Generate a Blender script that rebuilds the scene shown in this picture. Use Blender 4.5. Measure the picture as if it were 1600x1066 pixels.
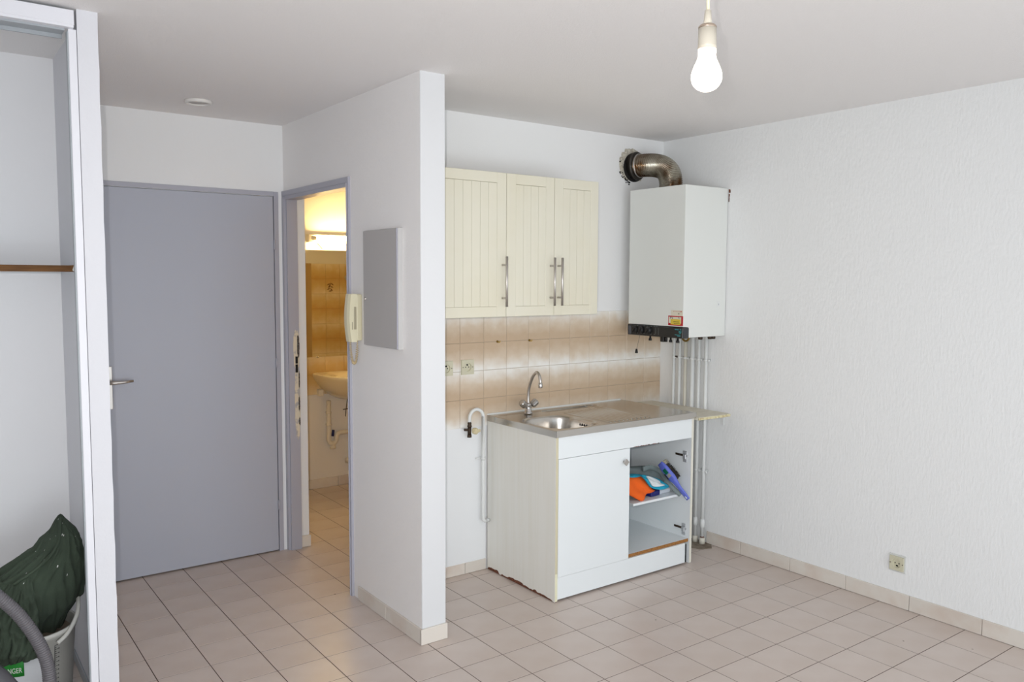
import bpy, bmesh, math, random
from mathutils import Vector, Matrix, noise
random.seed(7)
S = bpy.context.scene
COL = S.collection
for o in list(bpy.data.objects): bpy.data.objects.remove(o)

# ------------------------------------------------------------------ camera
CAM = Vector((-3.7064, -3.5169, 1.5408))
YAW, PITCH, ROLL = 0.6323, -0.0759, 0.0044
F = Vector((math.sin(YAW)*math.cos(PITCH), math.cos(YAW)*math.cos(PITCH), math.sin(PITCH)))
R0 = Vector((math.cos(YAW), -math.sin(YAW), 0)); U0 = R0.cross(F)
R = math.cos(ROLL)*R0 + math.sin(ROLL)*U0
U = -math.sin(ROLL)*R0 + math.cos(ROLL)*U0
cd = bpy.data.cameras.new('camera'); cam = bpy.data.objects.new('camera', cd); COL.objects.link(cam)
cd.sensor_width = 36; cd.lens = 1278.46/1600*36; cd.clip_start = 0.02
M = Matrix((R, U, -F)).transposed().to_4x4(); M.translation = CAM
cam.matrix_world = M
S.camera = cam
def px_of(p):
    d = Vector(p) - CAM; z = d.dot(F)
    if z < 0.05: return None
    return (800 + 1278.46*d.dot(R)/z, 533 - 1278.46*d.dot(U)/z)

# ------------------------------------------------------------------ world, lights, exposure
S.view_settings.view_transform = 'Standard'; S.view_settings.look = 'None'
S.view_settings.gamma = 1.0; S.view_settings.use_curve_mapping = False
S.view_settings.exposure = -0.18
W = bpy.data.worlds.new('sky'); S.world = W; W.use_nodes = True
bg = W.node_tree.nodes['Background']; bg.inputs[0].default_value = (0.80, 0.90, 1.0, 1); bg.inputs[1].default_value = 1.2
def light(name, kind, loc, energy, color, size=0.1, size_y=None, rot=None):
    d = bpy.data.lights.new(name, kind); d.energy = energy; d.color = color
    if kind == 'AREA':
        d.size = size
        if size_y: d.shape = 'RECTANGLE'; d.size_y = size_y
    else: d.shadow_soft_size = size
    o = bpy.data.objects.new(name, d); COL.objects.link(o); o.location = loc
    if rot: o.rotation_euler = rot
    return o
H = 2.371
YF = -5.0            # inner face of the wall behind the camera (window wall)
XL = -4.7
# daylight through the window wall behind the camera: lower half (bright terrace and ground) and upper half (sky)
WP = dict(wl=34, vl=28, lf=18, flash=12)
for k_, x_ in (('wl', -3.4), ('vl', -1.5)):
    light('window_daylight', 'AREA', (x_, YF+0.03, .70), WP[k_], (0.90, 0.965, 1.0), 1.85, 1.2, (math.radians(90), 0, 0))
light('added_left_fill', 'AREA', (XL+.03, -3.6, 1.2), WP['lf'], (0.90, 0.965, 1.0), 1.6, 1.6, (math.radians(90), 0, math.radians(-90)))  # added fill from the left; no window is known there
# the camera's own flash, a little up and left of the lens
fl = light('camera_flash', 'AREA', CAM - R*0.052 + U*0.06, WP['flash'], (1.0, 0.97, 0.95), 0.014, 0.009)
fl.rotation_euler = cam.matrix_world.to_euler(); fl.data.spread = math.radians(95)

# ------------------------------------------------------------------ materials
BULB, TUBE, LENS = 9, 130, 4.5
def lin(h):
    h = h.lstrip('#'); v = [int(h[i:i+2], 16)/255 for i in (0, 2, 4)]
    return tuple((x/12.92 if x <= .04045 else ((x+.055)/1.055)**2.4) for x in v) + (1,)
MATS = {}
def mat(name, col, rough=.5, metal=0.0, var=None, bump=None, rnd=0.0, emit=None, spec=None, coat=0.0, trans=0.0):
    """var=(scale, colour2, low, high, stretch) noise colour; bump=(scale, strength, distance, stretch, detail)"""
    if name in MATS: return MATS[name]
    m = bpy.data.materials.new(name); m.use_nodes = True; N = m.node_tree.nodes; L = m.node_tree.links
    b = N['Principled BSDF']
    c = lin(col) if isinstance(col, str) else tuple(col)+(1,)
    b.inputs['Base Color'].default_value = c; b.inputs['Roughness'].default_value = rough; b.inputs['Metallic'].default_value = metal
    if spec is not None: b.inputs['Specular IOR Level'].default_value = spec
    if coat: b.inputs['Coat Weight'].default_value = coat
    if trans: b.inputs['Transmission Weight'].default_value = trans
    tc = None; last = None
    if var or bump:
        tc = N.new('ShaderNodeTexCoord')
    def noise_tex(scale, stretch, detail, coord='Object'):
        mp = N.new('ShaderNodeMapping'); mp.inputs['Scale'].default_value = stretch
        L.new(tc.outputs[coord], mp.inputs['Vector'])
        n = N.new('ShaderNodeTexNoise'); n.inputs['Scale'].default_value = scale; n.inputs['Detail'].default_value = detail
        L.new(mp.outputs[0], n.inputs['Vector']); return n
    if var:
        n = noise_tex(var[0], var[4] if len(var) > 4 else (1, 1, 1), 4)
        r = N.new('ShaderNodeValToRGB'); r.color_ramp.elements[0].position = var[2]; r.color_ramp.elements[1].position = var[3]
        r.color_ramp.elements[0].color = c
        r.color_ramp.elements[1].color = lin(var[1])
        L.new(n.outputs['Fac'], r.inputs[0]); last = r.outputs[0]
    if rnd:
        oi = N.new('ShaderNodeObjectInfo'); mr = N.new('ShaderNodeMapRange')
        mr.inputs['To Min'].default_value = 1-rnd; mr.inputs['To Max'].default_value = 1+rnd
        L.new(oi.outputs['Random'], mr.inputs['Value'])
        hs = N.new('ShaderNodeHueSaturation'); L.new(mr.outputs[0], hs.inputs['Value'])
        if last: L.new(last, hs.inputs['Color'])
        else: hs.inputs['Color'].default_value = c
        last = hs.outputs[0]
    if last: L.new(last, b.inputs['Base Color'])
    if bump:
        n = noise_tex(bump[0], bump[3] if len(bump) > 3 else (1, 1, 1), bump[4] if len(bump) > 4 else 3)
        bp = N.new('ShaderNodeBump'); bp.inputs['Strength'].default_value = bump[1]; bp.inputs['Distance'].default_value = bump[2]
        L.new(n.outputs['Fac'], bp.inputs['Height']); L.new(bp.outputs[0], b.inputs['Normal'])
    if emit:
        b.inputs['Emission Color'].default_value = tuple(emit[0])+(1,); b.inputs['Emission Strength'].default_value = emit[1]
    MATS[name] = m; return m

M_ceil = mat('ceiling_paint', '#eeebea', .9, bump=(190, .32, .004))
M_roughwall = mat('rough_white_plaster', '#eeefef', .75, bump=(60, .34, .006, (1.4, 1.4, .55), 3))
M_roughcool = mat('rough_partition_plaster', '#f2f0ef', .5, bump=(170, .36, .004, (1.25, 1.25, .75), 2))
M_wall = mat('white_wall_paint', '#eeeeee', .8, bump=(120, .2, .002))
M_smooth = mat('smooth_white_paint', '#eceef0', .6, bump=(90, .12, .002))
M_closet = mat('closet_white_paint', '#f2f2f4', .8, bump=(100, .15, .002))
M_grout = mat('floor_grout', '#523f38', .9)
M_tile = mat('floor_tile_beige', '#d3c6be', .30, var=(5, '#c9b9af', .3, .75), rnd=.018, bump=(60, .08, .001))
M_skirt = mat('skirting_tile', '#ddd6cd', .4, var=(6, '#d3c4b8', .45, .7), rnd=.03)
M_grey = mat('grey_blue_paint', '#b1b4c0', .42, bump=(60, .05, .001))
M_greyframe = mat('grey_frame_paint', '#afafba', .4)
M_cream = mat('cream_cabinet_paint', '#dedac9', .45, var=(3, '#dbd5bf', .4, .8))
M_creamdark = mat('cream_groove', '#cfc8b2', .6)
M_white = mat('white_laminate', '#e9eef0', .35)
M_sidepanel = mat('aged_laminate_side', '#eae9e3', .5, var=(6, '#e5e3da', .4, .8, (8, 8, .25)))
M_cream_edge = mat('yellowed_edging', '#d0c8ac', .5)
M_chip = mat('raw_chipboard', '#7d4a35', .9, var=(90, '#54301f', .4, .6))
M_chiptan = mat('raw_chipboard_tan', '#a8763f', .9, var=(120, '#8a5c2e', .4, .6))
M_steel = mat('brushed_steel', '#c9c5bf', .24, 1.0)
M_chrome = mat('chrome', '#c9c6c4', .12, 1.0)
M_nickel = mat('satin_nickel', '#c6c1bc', .42, 1.0)
M_zinc = mat('zinc_steel', '#c3c6c9', .45, .6)
M_boiler = mat('boiler_enamel', '#e4e6e2', .32)
M_black = mat('black_plastic', '#171717', .45)
M_darkgrey = mat('dark_grey_plastic', '#33363a', .4)
M_pipe = mat('white_pipe_paint', '#e3e5e4', .45)
M_pipe_old = mat('cream_pipe_paint', '#d9d5c8', .5)
M_brass = mat('aged_brass', '#9a7f45', .4, 1.0)
M_bronze = mat('dark_bronze', '#4a3d33', .5, .7)
M_ivory = mat('ivory_plastic', '#cfcbb3', .45)
M_ivorylight = mat('pale_ivory_plastic', '#ddd6b8', .4)
M_ivorydark = mat('dark_ivory_plastic', '#a8a088', .5)
M_hole = mat('socket_hole_black', '#14110e', .8)
M_wood = mat('raw_wood_edge', '#7a5227', .75, var=(30, '#5c3a17', .35, .7, (.4, 4, 4)))
M_alu = mat('painted_aluminium_grey', '#a7acb1', .4)
M_sash = mat('white_track_paint', '#e6e6ec', .45)
M_beige = mat('beige_worktop', '#e0dbcd', .6, var=(20, '#d6d0bf', .4, .7))
M_rawedge = mat('raw_board_edge', '#d8cfa8', .9, var=(60, '#a98c5c', .5, .75))
M_orange = mat('orange_cloth', '#f0661c', .95, bump=(300, .3, .001))
M_teal = mat('teal_cloth', '#1f9fbf', .95, bump=(250, .4, .002))
M_mopwhite = mat('white_microfibre', '#dfe6e8', .95, bump=(300, .4, .002))
M_greycloth = mat('grey_mesh_cloth', '#7c8889', .9, bump=(400, .4, .001))
M_greyfoam = mat('grey_plastic_edge', '#7b8787', .6)
M_navy = mat('navy_print', '#1b1f6a', .5)
M_blue = mat('blue_plastic', '#6673d0', .4)
M_bristle = mat('dark_bristle', '#3a342f', .9, bump=(200, .8, .004))
M_bristle2 = mat('pale_bristle', '#b9b19a', .9, bump=(200, .8, .004))
M_green_label = mat('green_label', '#0c6b4a', .5)
M_olive = mat('green_work_cloth', '#3f4b3d', .95, var=(6, '#313b30', .35, .7), bump=(180, .35, .002))
M_paintspot = mat('dried_white_paint', '#cfd0cb', .8)
M_bucket = mat('translucent_grey_plastic', '#b9b8b2', .5, var=(4, '#a3a29d', .4, .7))
M_bucketlip = mat('pale_plastic_lip', '#d9d8d2', .45)
M_mortar = mat('dried_mortar', '#8d8172', .9, var=(20, '#6b5c50', .4, .7))
M_greenpr = mat('bright_green_print', '#178a2a', .5)
M_ink = mat('printed_black', '#2a2a2c', .6)
M_hose = mat('grey_ribbed_plastic', '#6b686c', .45)
M_duct = mat('stained_aluminium', '#b3aea0', .25, 1.0, var=(8, '#5f4020', .38, .58, (1, 1, 1)))
M_darkring = mat('dark_steel_collar', '#4b4743', .4, .8)
M_mattblack = mat('matt_black', '#120e0c', .9)
M_filler = mat('crumbling_filler', '#cdc7ba', .95, var=(60, '#a79f90', .45, .7), bump=(60, 1.0, .01))
M_teal_ink = mat('teal_ink', '#3fa6ad', .5)
M_red = mat('red_print', '#b7202c', .5)
M_paper = mat('cream_paper', '#ded8c6', .7)
M_yellow = mat('yellow_paper', '#d9bf45', .7)
M_bulbglass = mat('lit_bulb_glass', '#ffffff', .4, emit=((1.0, .84, .66), BULB))
M_tube = mat('lit_tube', '#ffffff', .4, emit=((1.0, .70, .29), TUBE))
M_lampbody = mat('lamp_white_metal', '#e8e2d2', .5)
M_lens = mat('lamp_diffuser', '#fff6dd', .4, emit=((1.0, .70, .32), LENS))
M_mirror = mat('mirror_silver', '#e9e6dc', .02, 1.0)
M_ceramic = mat('ceramic_cream', '#efdfb8', .12, coat=.3)
M_pvc = mat('white_pvc', '#e4dccb', .4)
M_blueband = mat('navy_band', '#22285c', .6)
M_bathwall = mat('bathroom_white_paint', '#eae6df', .7, bump=(100, .12, .002))
M_motif = mat('brown_print', '#6a3d1c', .6)
M_glass = bpy.data.materials.new('window_glass'); M_glass.use_nodes = True
_n = M_glass.node_tree.nodes; _l = M_glass.node_tree.links; _n.remove(_n['Principled BSDF'])
_t = _n.new('ShaderNodeBsdfTransparent'); _g = _n.new('ShaderNodeBsdfGlossy'); _g.inputs['Roughness'].default_value = .02; _m = _n.new('ShaderNodeMixShader'); _m.inputs[0].default_value = .08
_l.new(_t.outputs[0], _m.inputs[1]); _l.new(_g.outputs[0], _m.inputs[2]); _l.new(_m.outputs[0], _n['Material Output'].inputs[0])
M_sealant = mat('white_sealant', '#e6e8e6', .4)

def grad_tile(name, light_c, dark_c, flip, edge, lowz, highz):
    """tile print that shades from light to brown across its height (object space z, tile 0.147 high)"""
    m = bpy.data.materials.new(name); m.use_nodes = True; N = m.node_tree.nodes; L = m.node_tree.links
    b = N['Principled BSDF']; b.inputs['Roughness'].default_value = .28
    tc = N.new('ShaderNodeTexCoord'); sp = N.new('ShaderNodeSeparateXYZ'); L.new(tc.outputs['Object'], sp.inputs[0])
    oi = N.new('ShaderNodeObjectInfo')
    mp = N.new('ShaderNodeVectorMath'); mp.operation = 'ADD'; L.new(tc.outputs['Object'], mp.inputs[0])
    cm = N.new('ShaderNodeCombineXYZ'); mu = N.new('ShaderNodeMath'); mu.operation = 'MULTIPLY'; mu.inputs[1].default_value = 37
    L.new(oi.outputs['Random'], mu.inputs[0]); L.new(mu.outputs[0], cm.inputs[0]); L.new(cm.outputs[0], mp.inputs[1])
    n = N.new('ShaderNodeTexNoise'); n.inputs['Scale'].default_value = 14; n.inputs['Detail'].default_value = 3; L.new(mp.outputs[0], n.inputs['Vector'])
    mr = N.new('ShaderNodeMapRange'); mr.inputs['From Min'].default_value = lowz; mr.inputs['From Max'].default_value = highz
    if flip: mr.inputs['To Min'].default_value = 1; mr.inputs['To Max'].default_value = 0
    L.new(sp.outputs['Z'], mr.inputs['Value'])
    nm = N.new('ShaderNodeMath'); nm.operation = 'MULTIPLY_ADD'; nm.inputs[1].default_value = .72; nm.inputs[2].default_value = -.38
    L.new(n.outputs['Fac'], nm.inputs[0])
    ad = N.new('ShaderNodeMath'); ad.operation = 'ADD'; L.new(mr.outputs[0], ad.inputs[0]); L.new(nm.outputs[0], ad.inputs[1])
    r = N.new('ShaderNodeValToRGB'); E_ = r.color_ramp.elements
    E_[0].position = 0; E_[0].color = lin(dark_c); E_[1].position = 1; E_[1].color = lin(light_c)
    e = E_.new(.45); e.color = lin(edge)
    L.new(ad.outputs[0], r.inputs[0]); L.new(r.outputs[0], b.inputs['Base Color'])
    return m
M_bsA = grad_tile('beige_tile_light_top', '#efece6', '#c5ad92', False, '#d5c4af', -.048, .070)
M_bsB = grad_tile('beige_tile_light_bottom', '#f0eee9', '#c5ad92', True, '#d5c4af', -.070, .048)
M_bsgrout = mat('backsplash_grout', '#b3a493', .9)
M_ochA = grad_tile('ochre_tile_light_top', '#ecdcb6', '#cfa662', False, '#d8b87d', -.08, .075)
M_ochB = grad_tile('ochre_tile_light_bottom', '#ecdab4', '#cfa662', True, '#d8b87d', -.075, .08)
M_ochgrout = mat('ochre_grout', '#b89a68', .9)

# ------------------------------------------------------------------ mesh builder
ORG = {}
class MB:
    def __init__(s): s.bm = bmesh.new()
    def _mark(s, vs, smooth):
        for v in vs:
            for f in v.link_faces: f.smooth = smooth
    def box(s, x0, x1, y0, y1, z0, z1, bev=0.0, rot=None, seg=1):
        g = bmesh.ops.create_cube(s.bm, size=1)['verts']
        c = Vector(((x0+x1)/2, (y0+y1)/2, (z0+z1)/2))
        bmesh.ops.scale(s.bm, vec=(abs(x1-x0), abs(y1-y0), abs(z1-z0)), verts=g)
        if rot is not None: bmesh.ops.rotate(s.bm, verts=g, cent=(0, 0, 0), matrix=rot)
        bmesh.ops.translate(s.bm, vec=c, verts=g)
        if bev:
            es = list({e for v in g for e in v.link_edges})
            bmesh.ops.bevel(s.bm, geom=es, offset=bev, segments=seg, affect='EDGES', profile=.5)
        return s
    def obox(s, c, ax, ay, az, sx, sy, sz, bev=0, seg=1):
        """box with given axes"""
        m = Matrix((Vector(ax).normalized(), Vector(ay).normalized(), Vector(az).normalized())).transposed()
        g = bmesh.ops.create_cube(s.bm, size=1)['verts']
        bmesh.ops.scale(s.bm, vec=(sx, sy, sz), verts=g)
        if bev:
            es = list({e for v in g for e in v.link_edges})
            r = bmesh.ops.bevel(s.bm, geom=es, offset=bev, segments=seg, affect='EDGES', profile=.5)
            g = list({v for f in r['faces'] for v in f.verts} | {v for v in g if v.is_valid})
        bmesh.ops.rotate(s.bm, verts=g, cent=(0, 0, 0), matrix=m)
        bmesh.ops.translate(s.bm, vec=c, verts=g); return s
    def cyl(s, p0, p1, r0, r1=None, n=16, smooth=True):
        return s.tube([p0, p1], [r0, r0 if r1 is None else r1], n, smooth)
    def tube(s, path, rad, n=12, smooth=True, cap=True):
        path = [Vector(p) for p in path]
        if not isinstance(rad, (list, tuple)): rad = [rad]*len(path)
        rings = []; up = None
        for i, p in enumerate(path):
            a = path[max(i-1, 0)]; b = path[min(i+1, len(path)-1)]; t = (b-a)
            if t.length < 1e-9: t = Vector((0, 0, 1))
            t.normalize()
            if up is None:
                up = Vector((0, 0, 1)) if abs(t.z) < .9 else Vector((1, 0, 0))
            x = up - t*up.dot(t)
            if x.length < 1e-6: x = Vector((1, 0, 0)) - t*t.x
            x.normalize(); up = x; y = t.cross(x)
            rings.append([s.bm.verts.new(p + (x*math.cos(2*math.pi*k/n) + y*math.sin(2*math.pi*k/n))*rad[i]) for k in range(n)])
        for a, b in zip(rings, rings[1:]):
            for k in range(n):
                f = s.bm.faces.new((a[k], a[(k+1) % n], b[(k+1) % n], b[k])); f.smooth = smooth
        if cap:
            s.bm.faces.new(rings[0][::-1]); s.bm.faces.new(rings[-1])
        return s
    def lathe(s, prof, c=(0, 0, 0), axis=(0, 0, 1), n=24, smooth=True):
        """prof: list of (radius, height along axis)"""
        a = Vector(axis).normalized(); x = a.orthogonal().normalized(); y = a.cross(x); c = Vector(c); rings = []
        for r, h in prof:
            if r < 1e-6: rings.append([s.bm.verts.new(c+a*h)])
            else: rings.append([s.bm.verts.new(c+a*h+(x*math.cos(2*math.pi*k/n)+y*math.sin(2*math.pi*k/n))*r) for k in range(n)])
        for p, q in zip(rings, rings[1:]):
            for k in range(n):
                k2 = (k+1) % n
                if len(p) == 1 and len(q) == 1: continue
                if len(p) == 1: f = s.bm.faces.new((p[0], q[k2], q[k]))
                elif len(q) == 1: f = s.bm.faces.new((p[k], p[k2], q[0]))
                else: f = s.bm.faces.new((p[k], p[k2], q[k2], q[k]))
                f.smooth = smooth
        return s
    def prism(s, pts, d):
        """closed polygon (3D points, planar) extruded by vector d"""
        d = Vector(d); a = [s.bm.verts.new(Vector(p)) for p in pts]; b = [s.bm.verts.new(Vector(p)+d) for p in pts]
        s.bm.faces.new(a[::-1]); s.bm.faces.new(b); n = len(pts)
        for k in range(n): s.bm.faces.new((a[k], a[(k+1) % n], b[(k+1) % n], b[k]))
        return s
    def grid(s, fn, nu, nv, thick=None, smooth=True, closed=False):
        P = [[Vector(fn(i/nu, j/nv)) for j in range(nv+1)] for i in range(nu+1)]
        V = [[s.bm.verts.new(p) for p in r] for r in P]
        for i in range(nu):
            for j in range(nv):
                f = s.bm.faces.new((V[i][j], V[i+1][j], V[i+1][j+1], V[i][j+1])); f.smooth = smooth
        if thick:
            s.bm.normal_update()
            W_ = [[s.bm.verts.new(v.co - v.normal*thick) for v in r] for r in V]
            for i in range(nu):
                for j in range(nv):
                    f = s.bm.faces.new((W_[i][j], W_[i][j+1], W_[i+1][j+1], W_[i+1][j])); f.smooth = smooth
            for i in range(nu):
                for j in (0, nv):
                    f = s.bm.faces.new((V[i][j], V[i+1][j], W_[i+1][j], W_[i][j]))
            for j in range(nv):
                for i in (0, nu):
                    f = s.bm.faces.new((V[i][j], V[i][j+1], W_[i][j+1], W_[i][j]))
        return s
    def build(s, name, m, parent=None, org=None):
        o_ = ORG[parent.name] if parent else Vector(org or (0, 0, 0))
        bmesh.ops.recalc_face_normals(s.bm, faces=s.bm.faces[:])
        bmesh.ops.translate(s.bm, vec=-o_, verts=s.bm.verts[:])
        me = bpy.data.meshes.new(name); s.bm.to_mesh(me); s.bm.free()
        me.materials.append(m)
        ob = bpy.data.objects.new(name, me); COL.objects.link(ob)
        if parent: ob.parent = parent
        else: ob.location = o_
        ORG[ob.name] = o_
        return ob
def thing(name, label, cat, loc, group=None):
    o = bpy.data.objects.new(name, None); COL.objects.link(o); o.location = loc; o.empty_display_size = .05
    o['label'] = label; o['category'] = cat
    if group: o['group'] = group
    ORG[o.name] = Vector(loc); return o
def tag(o, label, cat, group=None):
    o['label'] = label; o['category'] = cat
    if group: o['group'] = group
    return o
def STUFF(o): o['kind'] = 'stuff'; return o
def struct(o): o['kind'] = 'structure'; return o
def inst(name, me, parent, loc):
    ob = bpy.data.objects.new(name, me); COL.objects.link(ob); ob.parent = parent; ob.location = Vector(loc) - ORG[parent.name]
    ORG[ob.name] = Vector(loc); return ob
def box(name, m, x0, x1, y0, y1, z0, z1, parent=None, bev=0, seg=1):
    return MB().box(x0, x1, y0, y1, z0, z1, bev, seg=seg).build(name, m, parent)
def arc(c, r, a0, a1, ex, ey, n=10):
    c = Vector(c); ex = Vector(ex); ey = Vector(ey)
    return [c + ex*r*math.cos(a0+(a1-a0)*k/n) + ey*r*math.sin(a0+(a1-a0)*k/n) for k in range(n+1)]
def smooth_path(P, n=8):
    """Catmull-Rom through P"""
    P = [Vector(p) for p in P]; out = []
    Q = [P[0]*2-P[1]] + P + [P[-1]*2-P[-2]]
    for i in range(1, len(Q)-2):
        a, b, c, d = Q[i-1], Q[i], Q[i+1], Q[i+2]
        for k in range(n):
            t = k/n
            out.append(.5*((2*b)+(c-a)*t+(2*a-5*b+4*c-d)*t*t+(3*b-a-3*c+d)*t**3))
    out.append(P[-1]); return out
def tile_mesh(name, w, d, h, m, ch=.0012):
    """floor tile, top at z=0, chamfered upper edge"""
    bm = bmesh.new(); a, b = w/2, d/2
    r = [[bm.verts.new((sx*(a-q), sy*(b-q), z)) for sx, sy in ((-1, -1), (1, -1), (1, 1), (-1, 1))] for q, z in ((0, -h), (0, -ch), (ch, 0))]
    for p, q in zip(r, r[1:]):
        for k in range(4): bm.faces.new((p[k], p[(k+1) % 4], q[(k+1) % 4], q[k]))
    bm.faces.new(r[2]); bm.faces.new(r[0][::-1])
    me = bpy.data.meshes.new(name); bm.to_mesh(me); bm.free(); me.materials.append(m); return me
def wall_tile_mesh(name, w, hz, th, m, ch=.0012):
    """wall tile standing in xz, front face towards -y at y=-th"""
    bm = bmesh.new(); a, b = w/2, hz/2
    r = [[bm.verts.new((sx*(a-q), y, sz*(b-q))) for sx, sz in ((-1, -1), (1, -1), (1, 1), (-1, 1))] for q, y in ((0, 0), (0, -th+ch), (ch, -th))]
    for p, q in zip(r, r[1:]):
        for k in range(4): bm.faces.new((p[k], p[(k+1) % 4], q[(k+1) % 4], q[k]))
    bm.faces.new(r[2]); bm.faces.new(r[0][::-1])
    bmesh.ops.recalc_face_normals(bm, faces=bm.faces[:])
    me = bpy.data.meshes.new(name); bm.to_mesh(me); bm.free(); me.materials.append(m); return me

# ------------------------------------------------------------------ shell dimensions
PX0, PX1, PY = -2.0306, -1.9147, -0.5953       # partition
YE = 0.9117                                     # entry wall face
YB = 2.09                                       # bathroom far wall
CX0, CX1 = -3.235, -3.199                       # closet side wall
YC = 0.105                                      # closet back wall

floor = struct(box('floor', M_grout, XL-.1, .1, YF-.1, YB+.1, -.14, -.0011))
ceiling = struct(box('ceiling', M_ceil, XL-.1, .1, YF-.1, YB+.1, H, H+.1))
wall_right = struct(box('wall_right', M_roughwall, 0, .1, YF, YB, 0, H))
wall_back = struct(box('wall_back', M_wall, PX1, 0, 0, .1, 0, H))
mb = MB()
mb.box(PX0, PX1, PY, .0725, 0, H); mb.box(PX0, PX1, .9, YB, 0, H); mb.box(PX0, PX1, .0725, .9, 1.99, H)
wall_part = struct(mb.build('wall_partition', M_roughcool))
# smooth plastered end of the partition
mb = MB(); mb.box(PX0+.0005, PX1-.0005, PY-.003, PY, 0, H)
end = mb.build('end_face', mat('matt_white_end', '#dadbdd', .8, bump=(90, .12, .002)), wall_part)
MB().box(PX0+.0622, PX1, .8985, .9, .0, 1.99).build('door_reveal', M_smooth, wall_part)
mb = MB()
mb.box(CX1, -2.99, YE, YE+.12, 0, H); mb.box(-2.085, PX0, YE, YE+.12, 0, H); mb.box(-2.99, -2.085, YE, YE+.12, 1.985, H)
struct(mb.build('wall_entry', M_wall))
mb = MB()                                        # closet side wall with a slightly wavy front edge
N_ = 40
prof = [(0.0006*math.sin(k*1.9)+0.0006*math.sin(k*4.1)) for k in range(N_+1)]
def cw(i, j):
    z = H*j
    q = prof[min(int(round(j*N_)), N_)]
    xs = [CX0, CX0-.022, CX1+q, CX1, ]
    ys = [YE+.12, -.6, -.6, YE+.12]
    return [(CX0, YE+.12, z), (CX0, -.57, z), (-3.2585, -.57, z), (-3.2585, -.606, z), (CX1+q, -.606, z), (CX1, YE+.12, z)][int(round(i*5))]
mb.grid(cw, 5, N_, smooth=False)
mb.grid(lambda u, v: (CX1 if u > .5 else CX0, YE+.12, H*v), 1, 1, smooth=False)
wall_closet = struct(mb.build('wall_closet', mat('pillar_paint', '#dcdce1', .7, bump=(60, .25, .003))))
struct(box('wall_closet_back', M_closet, XL, CX0, YC, YC+.08, 0, H))
mb = MB(); mb.box(XL-.1, XL, YF, -4.4, 0, H); mb.box(XL-.1, XL, -2.8, YC, 0, H); mb.box(XL-.1, XL, -4.4, -2.8, 0, .4); mb.box(XL-.1, XL, -4.4, -2.8, 2.0, H)
struct(mb.build('wall_left', M_wall))
mb = MB()
for a, b in ((-4.4, -4.35), (-2.85, -2.8), (-3.62, -3.58)): mb.box(XL-.08, XL-.03, a, b, .4, 2.0)
for a, b in ((.4, .45), (1.95, 2.0)): mb.box(XL-.08, XL-.03, -4.4, -2.8, a, b)
w2 = struct(mb.build('added_window', M_sash))  # unseen window, added only to house the left fill light
box('pane', M_glass, XL-.058, XL-.052, -4.35, -3.62, .45, 1.95, w2); box('pane', M_glass, XL-.058, XL-.052, -3.58, -2.85, .45, 1.95, w2)
wx0, wx1, wz0, wz1 = -4.4, -.5, .05, 2.2
mb = MB()
mb.box(XL, wx0, YF-.15, YF, 0, H); mb.box(wx1, 0, YF-.15, YF, 0, H)
mb.box(wx0, wx1, YF-.15, YF, wz1, H); mb.box(wx0, wx1, YF-.15, YF, 0, wz0)
struct(mb.build('wall_front', M_wall))
win = MB(); fx = .05
for a, b in ((wx0, wx0+fx), (wx1-fx, wx1), ((wx0+wx1)/2-fx, (wx0+wx1)/2+fx)): win.box(a, b, YF-.12, YF-.06, wz0, wz1)
for a, b in ((wz0, wz0+fx), (wz1-fx, wz1)): win.box(wx0, wx1, YF-.12, YF-.06, a, b)
window = struct(win.build('window_1', M_sash))
box('pane', M_glass, wx0+fx, (wx0+wx1)/2-fx, YF-.095, YF-.089, wz0+fx, wz1-fx, window)
box('pane', M_glass, (wx0+wx1)/2+fx, wx1-fx, YF-.095, YF-.089, wz0+fx, wz1-fx, window)
wall_bath = struct(box('wall_bathroom', M_bathwall, PX1, 0, YB, YB+.1, 0, H))
box('bathroom_side', M_bathwall, PX1, 0, .1, .104, 0, H, wall_back)

# ------------------------------------------------------------------ floor tiles
P = .2
tm = tile_mesh('floor_tile', P-.0034, P-.0034, .008, M_tile, .0006)
gx, gy = -1.2082, -.6694
cells = []
for c in range(-18, 7):
    for r in range(-15, 23):
        x0, x1 = gx + c*P, gx + (c+1)*P; y1, y0 = gy - r*P, gy - (r+1)*P
        xm, ym = (x0+x1)/2, (y0+y1)/2
        if xm < XL or x0 > -.001 or ym < YF or ym > YB: continue
        if y0 > -.02 and x1 > PX1+.02 and not (y1 > .1 and x0 > PX1-.1): continue
        q = [px_of((a, b, 0)) for a in (x0, x1) for b in (y0, y1)]
        vis = any(p and -5 < p[0] < 1605 and 0 < p[1] < 1071 for p in q)
        # hidden by walls / cabinet / closet wall
        if ym > .15 and xm > PX1:                        # bathroom: only the wedge seen through its door
            s_ = px_of((xm, ym, 0)); vis = vis and s_ and 470 < s_[0] < 575
        if xm < -3.3 and ym < .2: 
            s_ = px_of((xm, ym, 0)); vis = vis and ym < -.2 and s_[0] > 60
        if xm < -3.2 and ym > .1: vis = False
        if ym > YE+.1 and xm < PX0: vis = False
        if x0 > -1.2955 and x1 < -.3367 and y0 > -.55: vis = False
        cells.append((vis, xm, ym))
seen = [c for c in cells if c[0]]
seen.sort(key=lambda c: (c[1]+3.7)**2 + (c[2]+3.5)**2)
print('floor tiles seen', len(seen))
one, rest = seen[:298], seen[298:] + [c for c in cells if not c[0]]
for _, xm, ym in one:
    t = inst('tile', tm, floor, (xm, ym, random.uniform(-.0001, .0001)))
mb = MB()
for _, xm, ym in rest: mb.box(xm-P/2+.0013, xm+P/2-.0013, ym-P/2+.0013, ym+P/2-.0013, -.006, 0)
o = mb.build('tiles', M_tile, floor); o['kind'] = 'stuff'
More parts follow.
